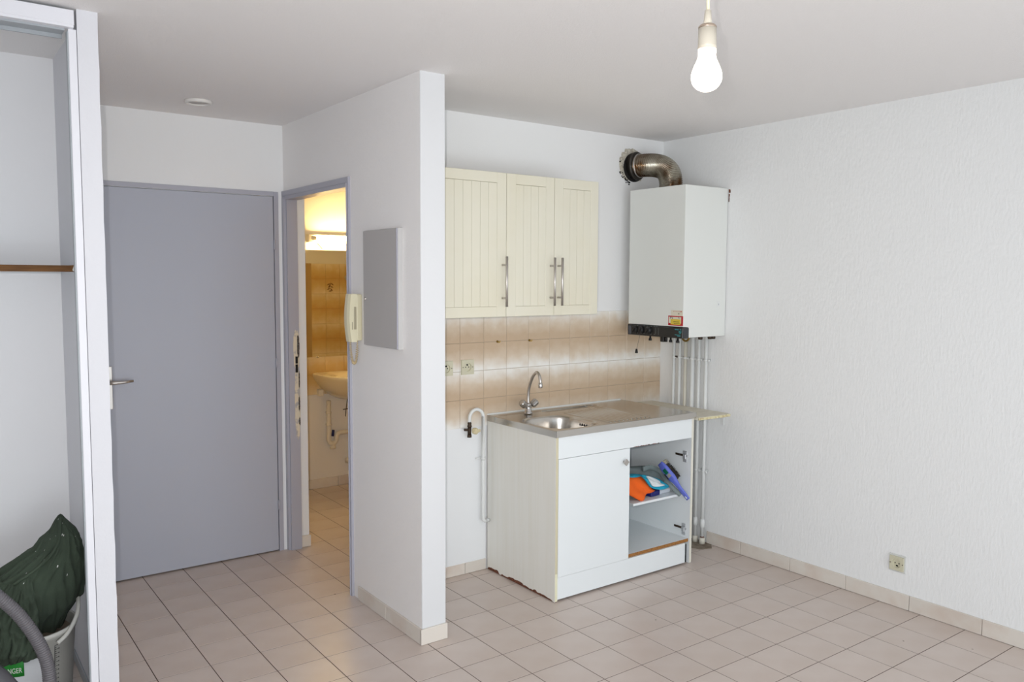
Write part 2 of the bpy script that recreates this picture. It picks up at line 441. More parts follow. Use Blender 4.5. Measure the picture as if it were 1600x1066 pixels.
# dried mortar under the pipe feet
mb = MB(); mb.prism([(-.16, -.36, .0005), (-.13, -.46, .0005), (-.06, -.49, .0005), (-.005, -.44, .0005), (-.005, -.3, .0005), (-.1, -.3, .0005)], (0, 0, .003))
mb.build('mortar_patch', M_mortar, floor)
# specks of dried paint and dirt on the tiles
mb = MB()
for x, y, r in ((-1.045, -.997, .004), (-2.1, .13, .006), (-.34, -1.77, .004), (-.18, -1.98, .004)):
    mb.lathe([(0, .0012), (r*.6, .001), (r, .0001)], (x, y, 0), n=8)
STUFF(mb.build('speck', M_mortar, floor))

# ------------------------------------------------------------------ skirting tiles
def skirting(name, segs, axis, face, th, h=.07, hs=None):
    """segs along axis ('x' or 'y'): list of (a, b); face = wall coordinate; th signed thickness"""
    base = None; root = bpy.data.objects.new(name, None); COL.objects.link(root); root['kind'] = 'structure'; ORG[root.name] = Vector((0, 0, 0))
    for i, (a, b) in enumerate(segs):
        g = .0012; hh = (hs[i] if hs else h)
        lo, hi = min(face, face+th), max(face, face+th)
        mb = MB()
        if axis == 'y': mb.box(lo, hi, a+g, b-g, .0008, hh, .0015)
        else: mb.box(a+g, b-g, lo, hi, .0008, hh, .0015)
        mb.build('tile', M_skirt, root)
    return root
ys = [-.405, -.6472, -.9705, -1.2932, -1.6158, -1.9395, -2.263, -2.587, -2.91, -3.234, -3.56]
skirting('baseboard_right', [(b, a) for a, b in zip(ys, ys[1:])], 'y', 0, -.010, .071)
skirting('baseboard_back', [(PX1, -1.75), (-1.75, -1.4335), (-1.4335, -1.300)], 'x', 0, -.010, .058)
sk = skirting('baseboard_partition', [(-.2865, .0), (PY-.010, -.2865)], 'y', PX0, -.010, .068)
MB().box(PX0-.010, PX1+.004, PY-.014, PY-.003, .0008, .068, .0015).build('tile', M_skirt, sk)
MB().box(PX0+.065, PX1+.006, .886, .9, .0008, .066, .0015).build('tile', M_skirt, sk)
skirting('baseboard_bathroom', [(-1.85, -1.536), (-1.536, -1.205), (-1.205, -.88), (-.88, -.55)], 'x', YB, -.010, .072)

# ------------------------------------------------------------------ kitchen backsplash tiles
Q = .1467; bx, bz = -1.4624, 1.0641
mA = wall_tile_mesh('backsplash_tile_a', Q-.002, Q-.002, .006, M_bsA)
mB = wall_tile_mesh('backsplash_tile_b', Q-.002, Q-.002, .006, M_bsB)
MB().box(PX1, -.001, -.0035, 0, bz-2*Q+.002, bz+2*Q-.002).build('grout', M_bsgrout, wall_back)
for k in range(-4, 10):
    for row, me in ((-2, mB), (-1, mA), (0, mB), (1, mA)):
        xm = bx+(k+.5)*Q; zm = bz+(row+.5)*Q
        if xm - Q/2 < PX1: continue
        inst('tile', me, wall_back, (xm, 0, zm))
# white paint lapping over the lowest tiles behind the pipe
mb = MB(); mb.box(PX1, -1.3, -.0042, 0, .0, bz-2*Q+.001)
mb.build('paint_coat', M_smooth, wall_back)

# ------------------------------------------------------------------ entry door
d1 = bpy.data.objects.new('door_1', None); COL.objects.link(d1); d1['kind'] = 'structure'; d1.location = (-2.54, YE, 0); ORG['door_1'] = Vector((-2.54, YE, 0))
mb = MB()
mb.box(-2.088, -2.063, YE-.008, YE+.1, 0, 2.010, .001); mb.box(-3.01, -2.985, YE-.008, YE+.1, 0, 2.010, .001); mb.box(-2.985, -2.088, YE-.008, YE+.1, 1.987, 2.010, .001)
mb.build('door_frame', M_greyframe, d1)
box('door_leaf', M_grey, -2.9825, -2.0915, YE-.004, YE+.034, .008, 1.983, d1, .001)
MB().box(-2.99, -2.08, YE+.05, YE+.06, 0, 1.99).build('shadow_gap', M_mattblack, d1)  # black sheet standing in for the shade in the gaps round the leaf
mb = MB(); mb.box(-2.965, -2.923, YE-.012, YE-.004, .885, 1.10, .002)
mb.lathe([(0, 0), (.004, 0)], (-2.944, YE-.0125, .965), (0, -1, 0), 10)
mb.build('handle_plate', M_nickel, d1)
mb = MB(); mb.cyl((-2.944, YE-.01, 1.022), (-2.944, YE-.052, 1.022), .009)
mb.tube([(-2.944, YE-.052, 1.022), (-2.925, YE-.055, 1.021), (-2.88, YE-.056, 1.022), (-2.835, YE-.054, 1.026)], [.010, .010, .008, .006], 12)
mb.build('door_handle', M_nickel, d1)
for z in (1.722, 1.068, .266):
    mb = MB(); mb.cyl((-2.0885, YE-.012, z-.027), (-2.0885, YE-.012, z+.027), .0055, n=10); mb.box(-2.0885, -2.078, YE-.010, YE-.006, z-.027, z)
    mb.build('hinge', M_greyframe, d1)

# ------------------------------------------------------------------ bathroom door frame (door leaf missing)
d2 = bpy.data.objects.new('door_2', None); COL.objects.link(d2); d2['kind'] = 'structure'; d2.location = (PX0, .49, 0); ORG['door_2'] = Vector((PX0, .49, 0))
mb = MB(); t0 = PX0-.012
mb.box(t0, PX0+.062, .0575, .0725, 0, 2.0145); mb.box(t0-.004, PX0, .0725, .0745, 0, 1.985)
mb.box(t0, t0+.03, .0725, .0755, 0, 1.97)
mb.build('near_jamb', M_greyframe, d2)
mb = MB(); mb.box(t0, PX0+.03, .900, .9190, 0, 2.0145); mb.box(t0, t0+.014, .884, .9, 0, 1.99); mb.box(t0+.014, PX0+.062, .872, .9, 0, 1.98)
far = mb.build('far_jamb', M_greyframe, d2)
mb = MB(); mb.box(t0, PX0+.03, .0725, .900, 1.988, 2.0145); mb.box(t0+.003, PX0+.062, .0725, .8719, 1.968, 1.988)
mb.build('door_head', M_greyframe, d2)
# torn out strike: bare filler, ragged dark hollows
def ragged(cx, cz, w, h, n, seed, y, dy, irr=.18):
    rnd = random.Random(seed); pts = []
    for k in range(n):
        a = 2*math.pi*k/n; q = 1+rnd.uniform(-irr, irr)
        pts.append((cx+w*q*math.copysign(abs(math.cos(a))**.7, math.cos(a)), y, cz+h*q*math.copysign(abs(math.sin(a))**.7, math.sin(a))))
    return pts
mb = MB(); mb.prism(ragged(PX0+.0455, 1.14, .0175, .11, 36, 1, .8718, 0, .05), (0, -.0016, 0)); mb.prism(ragged(PX0+.047, .84, .015, .20, 40, 5, .8718, 0, .07), (0, -.0014, 0))
STUFF(mb.build('bare_filler', mat('bare_filler_cream', '#ddd2bc', .9, var=(30, '#b3afad', .55, .65)), d2))
mb = MB(); mb.prism(ragged(PX0+.0550, 1.160, .0065, .060, 44, 2, .8700, 0, .16), (0, -.0014, 0)); mb.prism(ragged(PX0+.0585, .97, .0035, .045, 30, 3, .8700, 0, .22), (0, -.0014, 0))
mb.prism(ragged(PX0+.0570, .835, .0045, .040, 30, 8, .8700, 0, .22), (0, -.0014, 0)); mb.prism(ragged(PX0+.0580, .735, .0040, .022, 24, 9, .8700, 0, .22), (0, -.0014, 0))
STUFF(mb.build('crumbled_plaster', mat('crumbled_plaster', '#6d655e', .95, var=(140, '#3a312c', .4, .6)), d2))
mb = MB(); mb.box(PX0+.038, PX0+.052, .8685, .8702, 1.062, 1.102); mb.box(PX0+.038, PX0+.052, .8685, .8702, 1.012, 1.058)
STUFF(mb.build('strike_hole', M_hole, d2))
# white gap strip between the two frames stays the wall

# ------------------------------------------------------------------ closet: casing, sliding track, shelf
struct(box('trim_1', M_sash, -3.283, -3.2600, -.606, -.575, 0, 2.308, bev=.0015))
tr = MB(); tr.box(-3.2865, -3.283, -.602, -.58, 0, 2.30); tr.build('edge_strip', M_alu, bpy.data.objects['trim_1'])
t = thing('sliding_door_track', 'white sliding door track along the top of the closet opening', 'track', (-3.98, -.6, 2.31))
box('fascia', M_sash, XL+.002, -3.2685, -.628, -.606, 2.316, 2.360, t, .0015)
box('lower_lip', M_sash, XL+.002, -3.270, -.626, -.60, 2.308, 2.316, t)
box('rail', M_alu, XL+.002, -3.292, -.60, -.54, 2.302, 2.369, t)
box('rail_flange', M_alu, XL+.002, -3.292, -.545, -.538, 2.290, 2.302, t)
t = thing('closet_shelf', 'white closet shelf with a raw brown wood front edge', 'shelf', (-3.97, -.08, 1.57))
box('shelf_board', M_white, XL+.003, CX0-.003, -.262, YC-.002, 1.560, 1.581, t)
mb = MB(); mb.prism([(XL+.003, -.270, 1.5585), (XL+.003, -.262, 1.5585), (-3.2375, -.262, 1.5585), (-3.2375, -.266, 1.5595), (-3.262, -.270, 1.5585)], (0, 0, .0225))
mb.build('front_edge', M_wood, t)
mb = MB()
for k in range(6):
    mb.lathe([(0, .0015), (.004, .001), (.005, 0)], (-3.2385+.001*k-.004, -.266-.0045, 1.565+.003*k), (0, -1, 0), 8)
STUFF(mb.build('chip', M_paintspot, t))
struct(MB().box(CX0-.006, CX0, -.57, YC, 0, .045, .002).build('baseboard_closet', M_alu))

# ------------------------------------------------------------------ sink base cabinet
BX0, BX1, BY0, BY1, BZ = -1.2955, -.3367, -.5792, -.0127, .797
cab = thing('sink_cabinet', 'white laminate kitchen sink cabinet with its right door missing', 'cabinet', ((BX0+BX1)/2, (BY0+BY1)/2, 0))
def side_panel(xa, xb, front_m, chipped):
    # panel with a chewed lower edge
    rnd = random.Random(4); n = 46; mb = MB()
    bot = []
    for k in range(n+1):
        y = BY1 + (BY0-BY1)*k/n
        e = .015+.004*math.sin(k*.37)+rnd.uniform(-.0035, .0035) if chipped and 0 < k < n-1 else .002
        if chipped and k > .74*n: e *= .6
        if chipped and k in (9, 10): e = .004
        bot.append((xa, y, max(e, .002)))
    pts = bot + [(xa, BY0, BZ), (xa, BY1, BZ)]
    mb.prism(pts, (.0012, 0, 0))
    o = mb.build('side_panel', front_m, cab)
    MB().box(xa+.0012, xb, BY0+.0012, BY1, .0015, BZ).build('panel_core', M_chip if chipped else M_white, o)
    return o
sp1 = side_panel(BX0, BX0+.016, M_sidepanel, True)
sp2 = MB().box(BX1-.016, BX1, BY0+.0012, BY1, .0015, BZ).build('side_panel', M_white, cab)
box('edging', M_cream_edge, BX0+.0015, BX0+.0155, BY0-.0006, BY0+.0012, .14, BZ, sp1)
box('edging', mat('fresh_edging', '#e6e3c6', .5), BX0+.0015, BX0+.0155, BY0-.0008, BY0+.0012, .004, .139, sp1)
box('edging', mat('pale_edging', '#e4e1d4', .5), BX1-.0155, BX1-.0005, BY0-.0006, BY0+.0012, .004, BZ, sp2)
# purple grey reveal line under the steel rim
box('top_rail', M_white, BX0+.016, BX1-.016, BY0+.001, BY0+.017, .692, BZ, cab)
mb = MB(); rnd = random.Random(9)
for k in range(26):
    x = -.79+.19*k/26+rnd.uniform(0, .004); mb.box(x, x+rnd.uniform(.004, .012), BY0+.0004, BY0+.004, .6905, .692+abs(math.sin(k*.55))*.0022+rnd.uniform(0, .0012))
STUFF(mb.build('chipped_edge', M_chip, cab))
box('plinth', M_white, BX0+.016, BX1-.050, BY0+.001, BY0+.017, .011, .118, cab)
MB().box(BX0+.016, BX1-.016, BY0+.02, BY0+.03, .003, .1).build('plinth_back', M_darkgrey, cab)
box('back_panel', M_white, BX0+.016, BX1-.016, BY1-.006, BY1, .12, BZ, cab)
bs = box('bottom_board', M_white, BX0+.016, BX1-.016, BY0+.012, BY1-.006, .120, .136, cab)
box('raw_front_edge', M_chiptan, -.815, BX1-.0165, BY0+.0095, BY0+.012, .119, .1355, bs)
door = box('door', M_white, BX0+.0175, -.8125, BY0-.0012, BY0+.0155, .1192, .6902, cab, .0010)
# square diamond shaped knob
mb = MB(); kc = Vector((-.853, BY0-.014, .626))
mb.cyl(kc+Vector((0, .012, 0)), kc+Vector((0, 0, 0)), .007, n=12)
mb.obox(kc+Vector((0, -.004, 0)), (1, 0, 1), (0, 1, 0), (-1, 0, 1), .026, .008, .026, .0015)
mb.build('knob', M_nickel, door)
mid = box('divider', M_white, -.722, -.706, -.33, BY1-.006, .136, .362, cab)
box('shelf', M_white, -.724, BX1-.017, -.520, BY1-.006, .362, .375, cab, .0008)
for z in (.582, .180):
    mb = MB(); mb.box(BX1-.020, BX1-.016, -.550, -.524, z-.031, z+.031, .001)
    mb.box(BX1-.027, BX1-.018, -.548, -.526, z-.014, z+.014, .003)
    hp = mb.build('hinge_plate', M_zinc, cab)
    mb = MB(); mb.box(BX1-.022, BX1-.0165, -.524, -.47, z+.000, z+.011, .001); mb.build('hinge_arm', M_bronze, hp)
    for dz in (.023, -.023): MB().cyl((BX1-.016, -.537, z+dz), (BX1-.0215, -.537, z+dz), .004, n=10).build('screw', M_zinc, hp)
    MB().cyl((BX1-.02, -.548, z+.004), (BX1-.004, -.560, z+.003), .005, n=8).build('screw', M_zinc, hp)

# ------------------------------------------------------------------ stainless sink top
SX0, SX1, SY0, SY1, SZ0, SZ1 = BX0-.004, -.3277, BY0-.008, -.0127, .797, .8286
sink = thing('sink_worktop', 'stainless steel sink top with bowl and grooved draining board on white cabinet', 'sink', ((SX0+SX1)/2, (SY0+SY1)/2, SZ0))
bxa, bxb, bya, byb, br = -1.250, -.950, -.535, -.205, .10
def rrect(x, y, x0, x1, y0, y1, r):
    cx, cy = (x0+x1)/2, (y0+y1)/2; qx = abs(x-cx)-((x1-x0)/2-r); qy = abs(y-cy)-((y1-y0)/2-r)
    return math.hypot(max(qx, 0), max(qy, 0)) + min(max(qx, qy), 0) - r
def sst(a, b, x):
    t_ = min(max((x-a)/(b-a), 0), 1); return t_*t_*(3-2*t_)
def steel(u, v):
    x = SX0+(SX1-SX0)*u; y = SY0+(SY1-SY0)*v
    e = min(x-SX0, SX1-x, y-SY0, SY1-y)
    d = rrect(x, y, SX0+.018, SX1-.30, SY0+.018, SY1-.035, .05)
    z = SZ1 - .004*sst(.0, -.012, d)
    z -= .003*sst(.004, 0, e)
    dd = rrect(x, y, bxa, bxb, bya, byb, br)
    z -= .006*sst(.012, -.002, dd)
    z -= .150*sst(-.001, -.030, dd)**.8
    # drain dish
    r_ = math.hypot(x+1.10, y+.36); z -= .006*sst(.05, .03, r_)
    # drainer grooves running front to back
    if -.915 < x < -.625 and -.545 < y < -.16:
        m_ = sst(-.915, -.905, x)*sst(-.625, -.635, x)*sst(-.545, -.53, y)*sst(-.16, -.18, y)
        w_ = math.sin((x+.915)/.29*2*math.pi*9.5); z += .0075*m_*(abs(w_)**.6*(1 if w_ > 0 else -1)-.3)
    # long soap ledge behind the drainer
    d3 = rrect(x, y, -.985, -.60, -.105, -.058, .02); z -= .006*sst(.003, -.006, d3)
    return (x, y, z)
MB().grid(steel, 420, 220, thick=.001).build('top_sheet', M_steel, sink)
mb = MB()
mb.box(SX0, SX1, SY0, SY0+.0012, SZ0, SZ1-.001); mb.box(SX0, SX0+.0012, SY0, SY1, SZ0, SZ1-.001); mb.box(SX1-.0012, SX1, SY0, SY1, SZ0, SZ1-.001)
mb.build('rim_skirt', M_steel, sink)
mb = MB(); mb.box(SX0+.006, SX1-.006, SY0+.004, SY0+.030, SZ0-.0005, SZ0+.003); mb.box(SX0+.006, SX0+.03, SY0+.03, SY1, SZ0-.0005, SZ0+.003)
mb.build('under_board', M_chip, sink)
mb = MB()
for dy in (-.017, 0, .017):
    c = Vector((bxb-.0135, -.385+dy, .795)); mb.obox(c, (1, 0, .25), (0, 1, 0), (-.25, 0, 1), .008, .006 if dy else .003, .012, .002)
STUFF(mb.build('overflow_slot', M_hole, sink))
mb = MB(); mb.lathe([(0, .002), (.03, .002), (.036, .004), (.040, .001), (.040, -.004)], (-1.10, -.36, .667)); mb.build('drain', M_chrome, sink)
MB().box(SX0+.004, -.34, SY1-.004, -.0062, SZ1-.006, SZ1+.006, .002).build('sealant_bead', M_sealant, sink)

# ------------------------------------------------------------------ mixer tap
fx_, fy_, fz_ = -1.092, -.097, SZ1-.0005
tap = thing('mixer_tap', 'chrome swan neck mixer tap with two fluted knobs on sink top', 'tap', (fx_, fy_, fz_))
MB().lathe([(.0, 0), (.024, 0), (.024, .006), (.020, .010), (.015, .030), (.014, .040), (.017, .044), (.017, .050), (.010, .056), (0, .056)], (fx_, fy_, fz_)).build('body', M_chrome, tap)
dx, dy = -.20, -.98
sp = [(0, .052), (-.002, .085), (.004, .125), (.02, .160), (.050, .200), (.078, .222), (.104, .229), (.126, .218), (.138, .195), (.141, .178)]
path = smooth_path([(fx_+dx*t, fy_+dy*t, fz_+z) for t, z in sp], 5)
MB().tube(path, .0078, 14).build('spout', M_nickel, tap)
e = Vector(path[-1]); MB().lathe([(0, -.024), (.010, -.024), (.0115, -.020), (.0115, -.003), (.009, .002), (0, .002)], e, n=16).build('aerator', M_chrome, tap)
def knob(c, ax):
    c = Vector(c); a = Vector(ax).normalized(); x = a.orthogonal().normalized(); y = a.cross(x); mb = MB(); n = 32
    rings = []
    for r, h in ((.0, 0), (.014, 0), (.0195, .006), (.0195, .032), (.016, .037), (0, .037)):
        rings.append([mb.bm.verts.new(c+a*h+(x*math.cos(2*math.pi*k/n)+y*math.sin(2*math.pi*k/n))*r*(1 if k % 4 in (0, 1) or r < .015 else .9)) for k in range(n)])
    for p, q in zip(rings, rings[1:]):
        for k in range(n): mb.bm.faces.new((p[k], p[(k+1) % n], q[(k+1) % n], q[k]))
    bmesh.ops.remove_doubles(mb.bm, verts=mb.bm.verts[:], dist=1e-6)
    mb.cyl(c-a*.022, c+a*.001, .008, n=12)
    return mb
for sx in (-1, 1):
    a = Vector((sx*.80, -.1, .62)); knob(Vector((fx_, fy_, fz_+.026))+a.normalized()*.027, a).build('knob', mat('knob_chrome', '#b9b6b3', .22, 1.0), tap)

# ------------------------------------------------------------------ beige worktop offcut between sink and wall
off = MB(); rnd = random.Random(3)
pts = [(-.325, -.010, .785), (-.325, -.6, .785)]
for k in range(1, 13): pts.append((-.325+.247*k/12, -.600-.010*k/12+rnd.uniform(-.004, .003), .785))
pts += [(-.070, -.585, .785), (-.070, -.010, .785)]
off.prism(pts, (0, 0, .0155))
o = off.build('worktop_offcut', M_beige); o2 = tag(o, 'beige worktop offcut with ragged edge between sink and right wall', 'worktop')
bpy.context.view_layer.update()
mb = MB(); q = [p for p in pts[1:-1]]
for a, b in zip(q, q[1:]):
    a = Vector(a); b = Vector(b); mb.prism([a+Vector((0, -.003, .001)), b+Vector((0, -.003+rnd.uniform(-.001, .001), .001)), b+Vector((0, .002, .001)), a+Vector((0, .002, .001))], (0, 0, .0125))
STUFF(mb.build('raw_edge', M_rawedge, o))
mb = MB(); mb.prism([(-.012, -.490, .784), (-.012, -.515, .784), (-.012, -.512, .715)], (.006, 0, .0)); mb.build('support_sliver', M_pipe, o)

# ------------------------------------------------------------------ wall cabinets
UY = -.35; UZ0, UZ1 = 1.3604, 2.0378
def cab_door(parent, x0, x1, hx, planks):
    fr = .054; x0 += .0012; x1 -= .0012
    mb = MB(); y0, y1 = UY, UY+.018; g = .0008
    mb.box(x0, x0+fr, y0, y1, UZ0, UZ1, .0015); mb.box(x1-fr, x1, y0, y1, UZ0, UZ1, .0015)
    mb.box(x0+fr, x1-fr, y0, y1, UZ1-.0485, UZ1, .0015); mb.box(x0+fr, x1-fr, y0, y1, UZ0, UZ0+.0485, .0015)
    dr = mb.build('door', M_cream, parent)
    MB().box(x0+fr, x1-fr, y0+.008, y1-.002, UZ0+.0485, UZ1-.0485).build('groove', M_creamdark, dr)
    w = (x1-x0-2*fr)/planks
    for k in range(planks):
        a = x0+fr+k*w; MB().box(a+.0005, a+w-.0005, y0+.0010, y0+.012, UZ0+.0492, UZ1-.0485-.0014, .0008).build('plank', M_cream, dr)
    mb = MB(); z0, z1 = 1.409, 1.646
    mb.cyl((hx, UY-.035, z0), (hx, UY-.035, z1), .0062, n=16)
    mb.cyl((hx, UY-.033, 1.605), (hx, UY+.001, 1.605), .005, n=10); mb.cyl((hx, UY-.033, 1.449), (hx, UY+.001, 1.449), .005, n=10)
    mb.build('handle', M_nickel, dr)
wc1 = thing('wall_cabinet', 'single door cream wall cabinet against the partition', 'cabinet', (-1.62, -.17, UZ0), 'cream kitchen wall cabinets')
X1, X2, X3 = -1.4207, -1.1282, -.8367
box('carcass', M_cream, -1.815, X1-.0008, UY+.0195, -.0075, UZ0+.002, UZ1-.002, wc1)
cab_door(wc1, -1.816, X1, X1-.023, 6)
wc2 = thing('wall_cabinet', 'double door cream wall cabinet next to the boiler', 'cabinet', (-1.13, -.17, UZ0), 'cream kitchen wall cabinets')
box('carcass', M_cream, X1+.0008, X3-.0015, UY+.0195, -.0075, UZ0+.002, UZ1-.002, wc2)
cab_door(wc2, X1, X2, X2-.024, 4)
cab_door(wc2, X2, X3, X2+.024, 4)

# ------------------------------------------------------------------ boiler on the right wall
KX, KY0, KY1, KZ0, KZ1, KP = -.350, -.5001, -.0805, 1.2245, 2.049, 1.284
bo = thing('gas_boiler', 'white wall hung gas boiler with black control strip in kitchen corner', 'boiler', (-.175, -.29, KZ0))
mb = MB()
mb.prism([(KX, KY0, KP), (KX, KY0, KZ1), (-.004, KY0, KZ1), (-.004, KY0, KZ0), (KX+.045, KY0, KZ0), (KX+.045, KY0, KP)], (0, KY1-KY0, 0))
bmesh.ops.bevel(mb.bm, geom=mb.bm.edges[:], offset=.0025, segments=2, affect='EDGES', profile=.5)
mb.build('casing', M_boiler, bo)
mb = MB(); mb.box(KX-.004, KX+.0445, KY0-.001, KY1+.002, KZ0-.003, KP-.003, .003)
pan = mb.build('control_panel', mat('panel_black', '#1c1d1d', .38), bo)
MB().box(KX+.002, KX+.0445, KY0-.002, KY0-.0008, KZ0, KP-.006, .0005).build('end_cap', M_darkgrey, pan)
MB().box(KX-.0055, KX-.003, KY1-.028, KY1-.006, KZ0+.002, KP-.010, .0008).build('side_label', mat('slate_label', '#4a4f58', .4), pan)
for y in (-.144, -.193, -.251):
    mb = MB(); mb.lathe([(0, .016), (.017, .016), (.020, .012), (.021, 0), (.021, -.001)], (KX-.004, y, 1.253), (-1, 0, 0), 24)
    mb.obox((KX-.022, y, 1.253), (1, 0, 0), (0, .8, .6), (0, -.6, .8), .006, .008, .036, .002)
    mb.build('control_knob', M_black, pan)
mb = MB(); rnd = random.Random(2)
for y in (-.13, -.16, -.18, -.21, -.235, -.265, -.29, -.31):
    for z in (1.276, 1.232):
        if rnd.random() < .8: mb.box(KX-.0046, KX-.0038, y, y-.0035, z, z+.003)
for k in range(5): mb.box(KX-.0046, KX-.0038, -.30, -.303, 1.235+.008*k, 1.2375+.008*k); mb.box(KX-.0046, KX-.0038, -.322, -.325, 1.235+.008*k, 1.2375+.008*k)
STUFF(mb.build('scale_mark', mat('pale_ink', '#8f9796', .6), pan))
mb = MB()
for k, w in enumerate((.004, .003, .003, .003, .003, .003)): mb.box(KX-.0048, KX-.0038, -.445-.0048*k, -.445-.0048*k-w, 1.266, 1.2705+.0015*(k % 2))
for k in range(2): mb.box(KX-.0048, KX-.0038, -.481-.006*k, -.485-.006*k, 1.266, 1.272)
for k in range(9): mb.box(KX-.0048, KX-.0038, -.446-.0046*k, -.449-.0046*k, 1.2385, 1.2415)
for k in range(5): mb.box(KX-.0048, KX-.0038, -.464-.0046*k, -.467-.0046*k, 1.2325, 1.2355)
# shield emblem
mb.prism([(KX-.0048, -.474, 1.259), (KX-.0048, -.4765, 1.262), (KX-.0048, -.483, 1.258), (KX-.0048, -.4895, 1.262), (KX-.0048, -.492, 1.259), (KX-.0048, -.490, 1.251), (KX-.0048, -.483, 1.246), (KX-.0048, -.476, 1.251)], (.001, 0, 0))
STUFF(mb.build('teal_marking', M_teal_ink, pan))
MB().lathe([(0, .001), (.0035, .001), (.0035, 0)], (KX-.0048, -.483, 1.253), (-1, 0, 0), 12).build('emblem_centre', M_black, pan)
# stickers
st = MB().box(KX-.0012, KX+.001, -.497, -.412, 1.338, 1.374, .0002).build('paper_sticker', M_paper, bo)
mb = MB(); mb.box(KX-.0018, KX-.001, -.4665, -.472, 1.352, 1.358); mb.build('sticker_dot', M_ink, st)
mb = MB(); [mb.box(KX-.0018, KX-.001, -.43-.010*k, -.434-.010*k, 1.366, 1.369) for k in range(6)]; mb.box(KX-.0018, KX-.001, -.482, -.488, 1.364, 1.370); STUFF(mb.build('sticker_print', M_red, st))
st = MB().box(KX-.002, KX+.001, -.499, -.393, 1.290, 1.343, .0002).build('red_sticker', M_red, bo)
MB().box(KX-.0026, KX-.0015, -.487, -.3975, 1.303, 1.337).build('cream_field', M_paper, st)
MB().box(KX-.0034, KX-.002, -.483, -.412, 1.295, 1.325, .0001).build('yellow_note', M_yellow, st)
mb = MB()
for k in range(8): mb.box(KX-.0040, KX-.003, -.434-.005*k, -.4375-.005*k, 1.309, 1.3125)
for k in range(9): mb.box(KX-.0040, KX-.003, -.437-.0048*k, -.4395-.0048*k, 1.300, 1.303)
STUFF(mb.build('note_writing', M_ink, st))
mb = MB()
# letters P V on the cream field
def seg(a, b, w=.002):
    a = Vector(a); b = Vector(b); d = b-a; mb.obox((a+b)/2, (1, 0, 0), d, Vector((1, 0, 0)).cross(d), .0008, d.length, w)
q = KX-.0029
seg((q, -.408, 1.325), (q, -.408, 1.336)); seg((q, -.408, 1.336), (q, -.415, 1.336)); seg((q, -.415, 1.336), (q, -.415, 1.331)); seg((q, -.415, 1.331), (q, -.408, 1.331))
seg((q, -.420, 1.336), (q, -.424, 1.326)); seg((q, -.424, 1.326), (q, -.428, 1.336))
seg((q, -.466, 1.330), (q, -.470, 1.336)); seg((q, -.470, 1.336), (q, -.474, 1.330)); seg((q, -.478, 1.328), (q, -.478, 1.336))
STUFF(mb.build('sticker_letters', mat('slate_ink', '#5d6672', .6), st))
MB().box(-.079, -.051, KY0-.0012, KY0+.001, 1.392, 1.420, .0003).build('type_plate', mat('type_plate_white', '#e3e5e3', .5), bo)
MB().box(-.066, -.062, KY0-.0018, KY0, 1.398, 1.408).build('plate_print', M_alu, bo)
# stubs underneath
for y, r in ((-.209, .0095), (-.418, .010), (-.366, .0095)):
    MB().lathe([(0, .0), (r*.6, 0), (r*.6, -.018), (r, -.022), (r, -.032), (0, -.032)], (-.3, y, KZ0-.001), n=14).build('valve_stub', M_black, bo)
mb = MB(); mb.box(-.312, -.288, -.322, -.296, KZ0-.034, KZ0+.001, .002); mb.cyl((-.3, -.332, KZ0), (-.3, -.332, KZ0-.033), .008, n=12); mb.build('valve_stub', M_black, bo)
mb = MB(); mb.tube(arc((-.25, -.43, KZ0+.002), .026, math.pi, 2*math.pi, (0, 1, 0), (0, 0, 1), 12), .0055, 10); mb.build('copper_bend', M_brass, bo)
for x, y in ((-.165, -.462), (-.092, -.468), (-.066, -.470)):
    MB().lathe([(0, 0), (.011, 0), (.013, -.008), (.011, -.018), (0, -.018)], (x, y, KZ0+.001), n=12).build('pipe_union', M_bronze, bo)

# pull cord with black end hanging from the boiler
t = thing('pull_cord', 'thin cord with black end hanging below the boiler over the tiles', 'cord', (-.255, -.052, 1.115))
MB().cyl((-.2535, -.085, KZ0+.004), (-.2545, -.055, 1.128), .0007, n=6).build('cord', M_darkgrey, t)
MB().lathe([(0, .013), (.005, .013), (.009, -.008), (.009, -.012), (0, -.012)], (-.255, -.055, 1.117), n=14).build('cord_end', M_black, t)

# ------------------------------------------------------------------ flue duct
fl_ = thing('flue_duct', 'stained aluminium flue elbow from boiler top into the back wall', 'duct', (-.2, -.25, KZ1+.0005))
path = [Vector((-.2005, -.252, KZ1+.0005+.00125*k)) for k in range(16)]
P0, P1, P2, P3 = Vector((-.2005, -.252, KZ1+.02)), Vector((-.201, -.256, KZ1+.118)), Vector((-.208, -.205, KZ1+.158)), Vector((-.246, -.026, KZ1+.154))
n = 260
for k in range(1, n+1):
    t = k/n; path.append(P0*(1-t)**3+P1*3*t*(1-t)**2+P2*3*t*t*(1-t)+P3*t**3)
rad = [.0630+.0036*(.5+.5*math.cos(i*2*math.pi/8)) for i in range(len(path))]
MB().tube(path, rad, 36).build('duct_elbow', M_duct, fl_)
ax = (P3-P2).normalized(); cc = P3 - ax*.005
MB().lathe([(.066, -.006), (.079, -.005), (.082, -.001), (.082, .008), (.076, .011), (.076, .030), (.064, .030)], cc, ax, 36).build('collar', M_darkring, fl_)
MB().lathe([(.0665, -.020), (.0700, -.019), (.0700, -.012), (.066, -.011)], cc, ax, 36).build('clamp_ring', M_nickel, fl_)
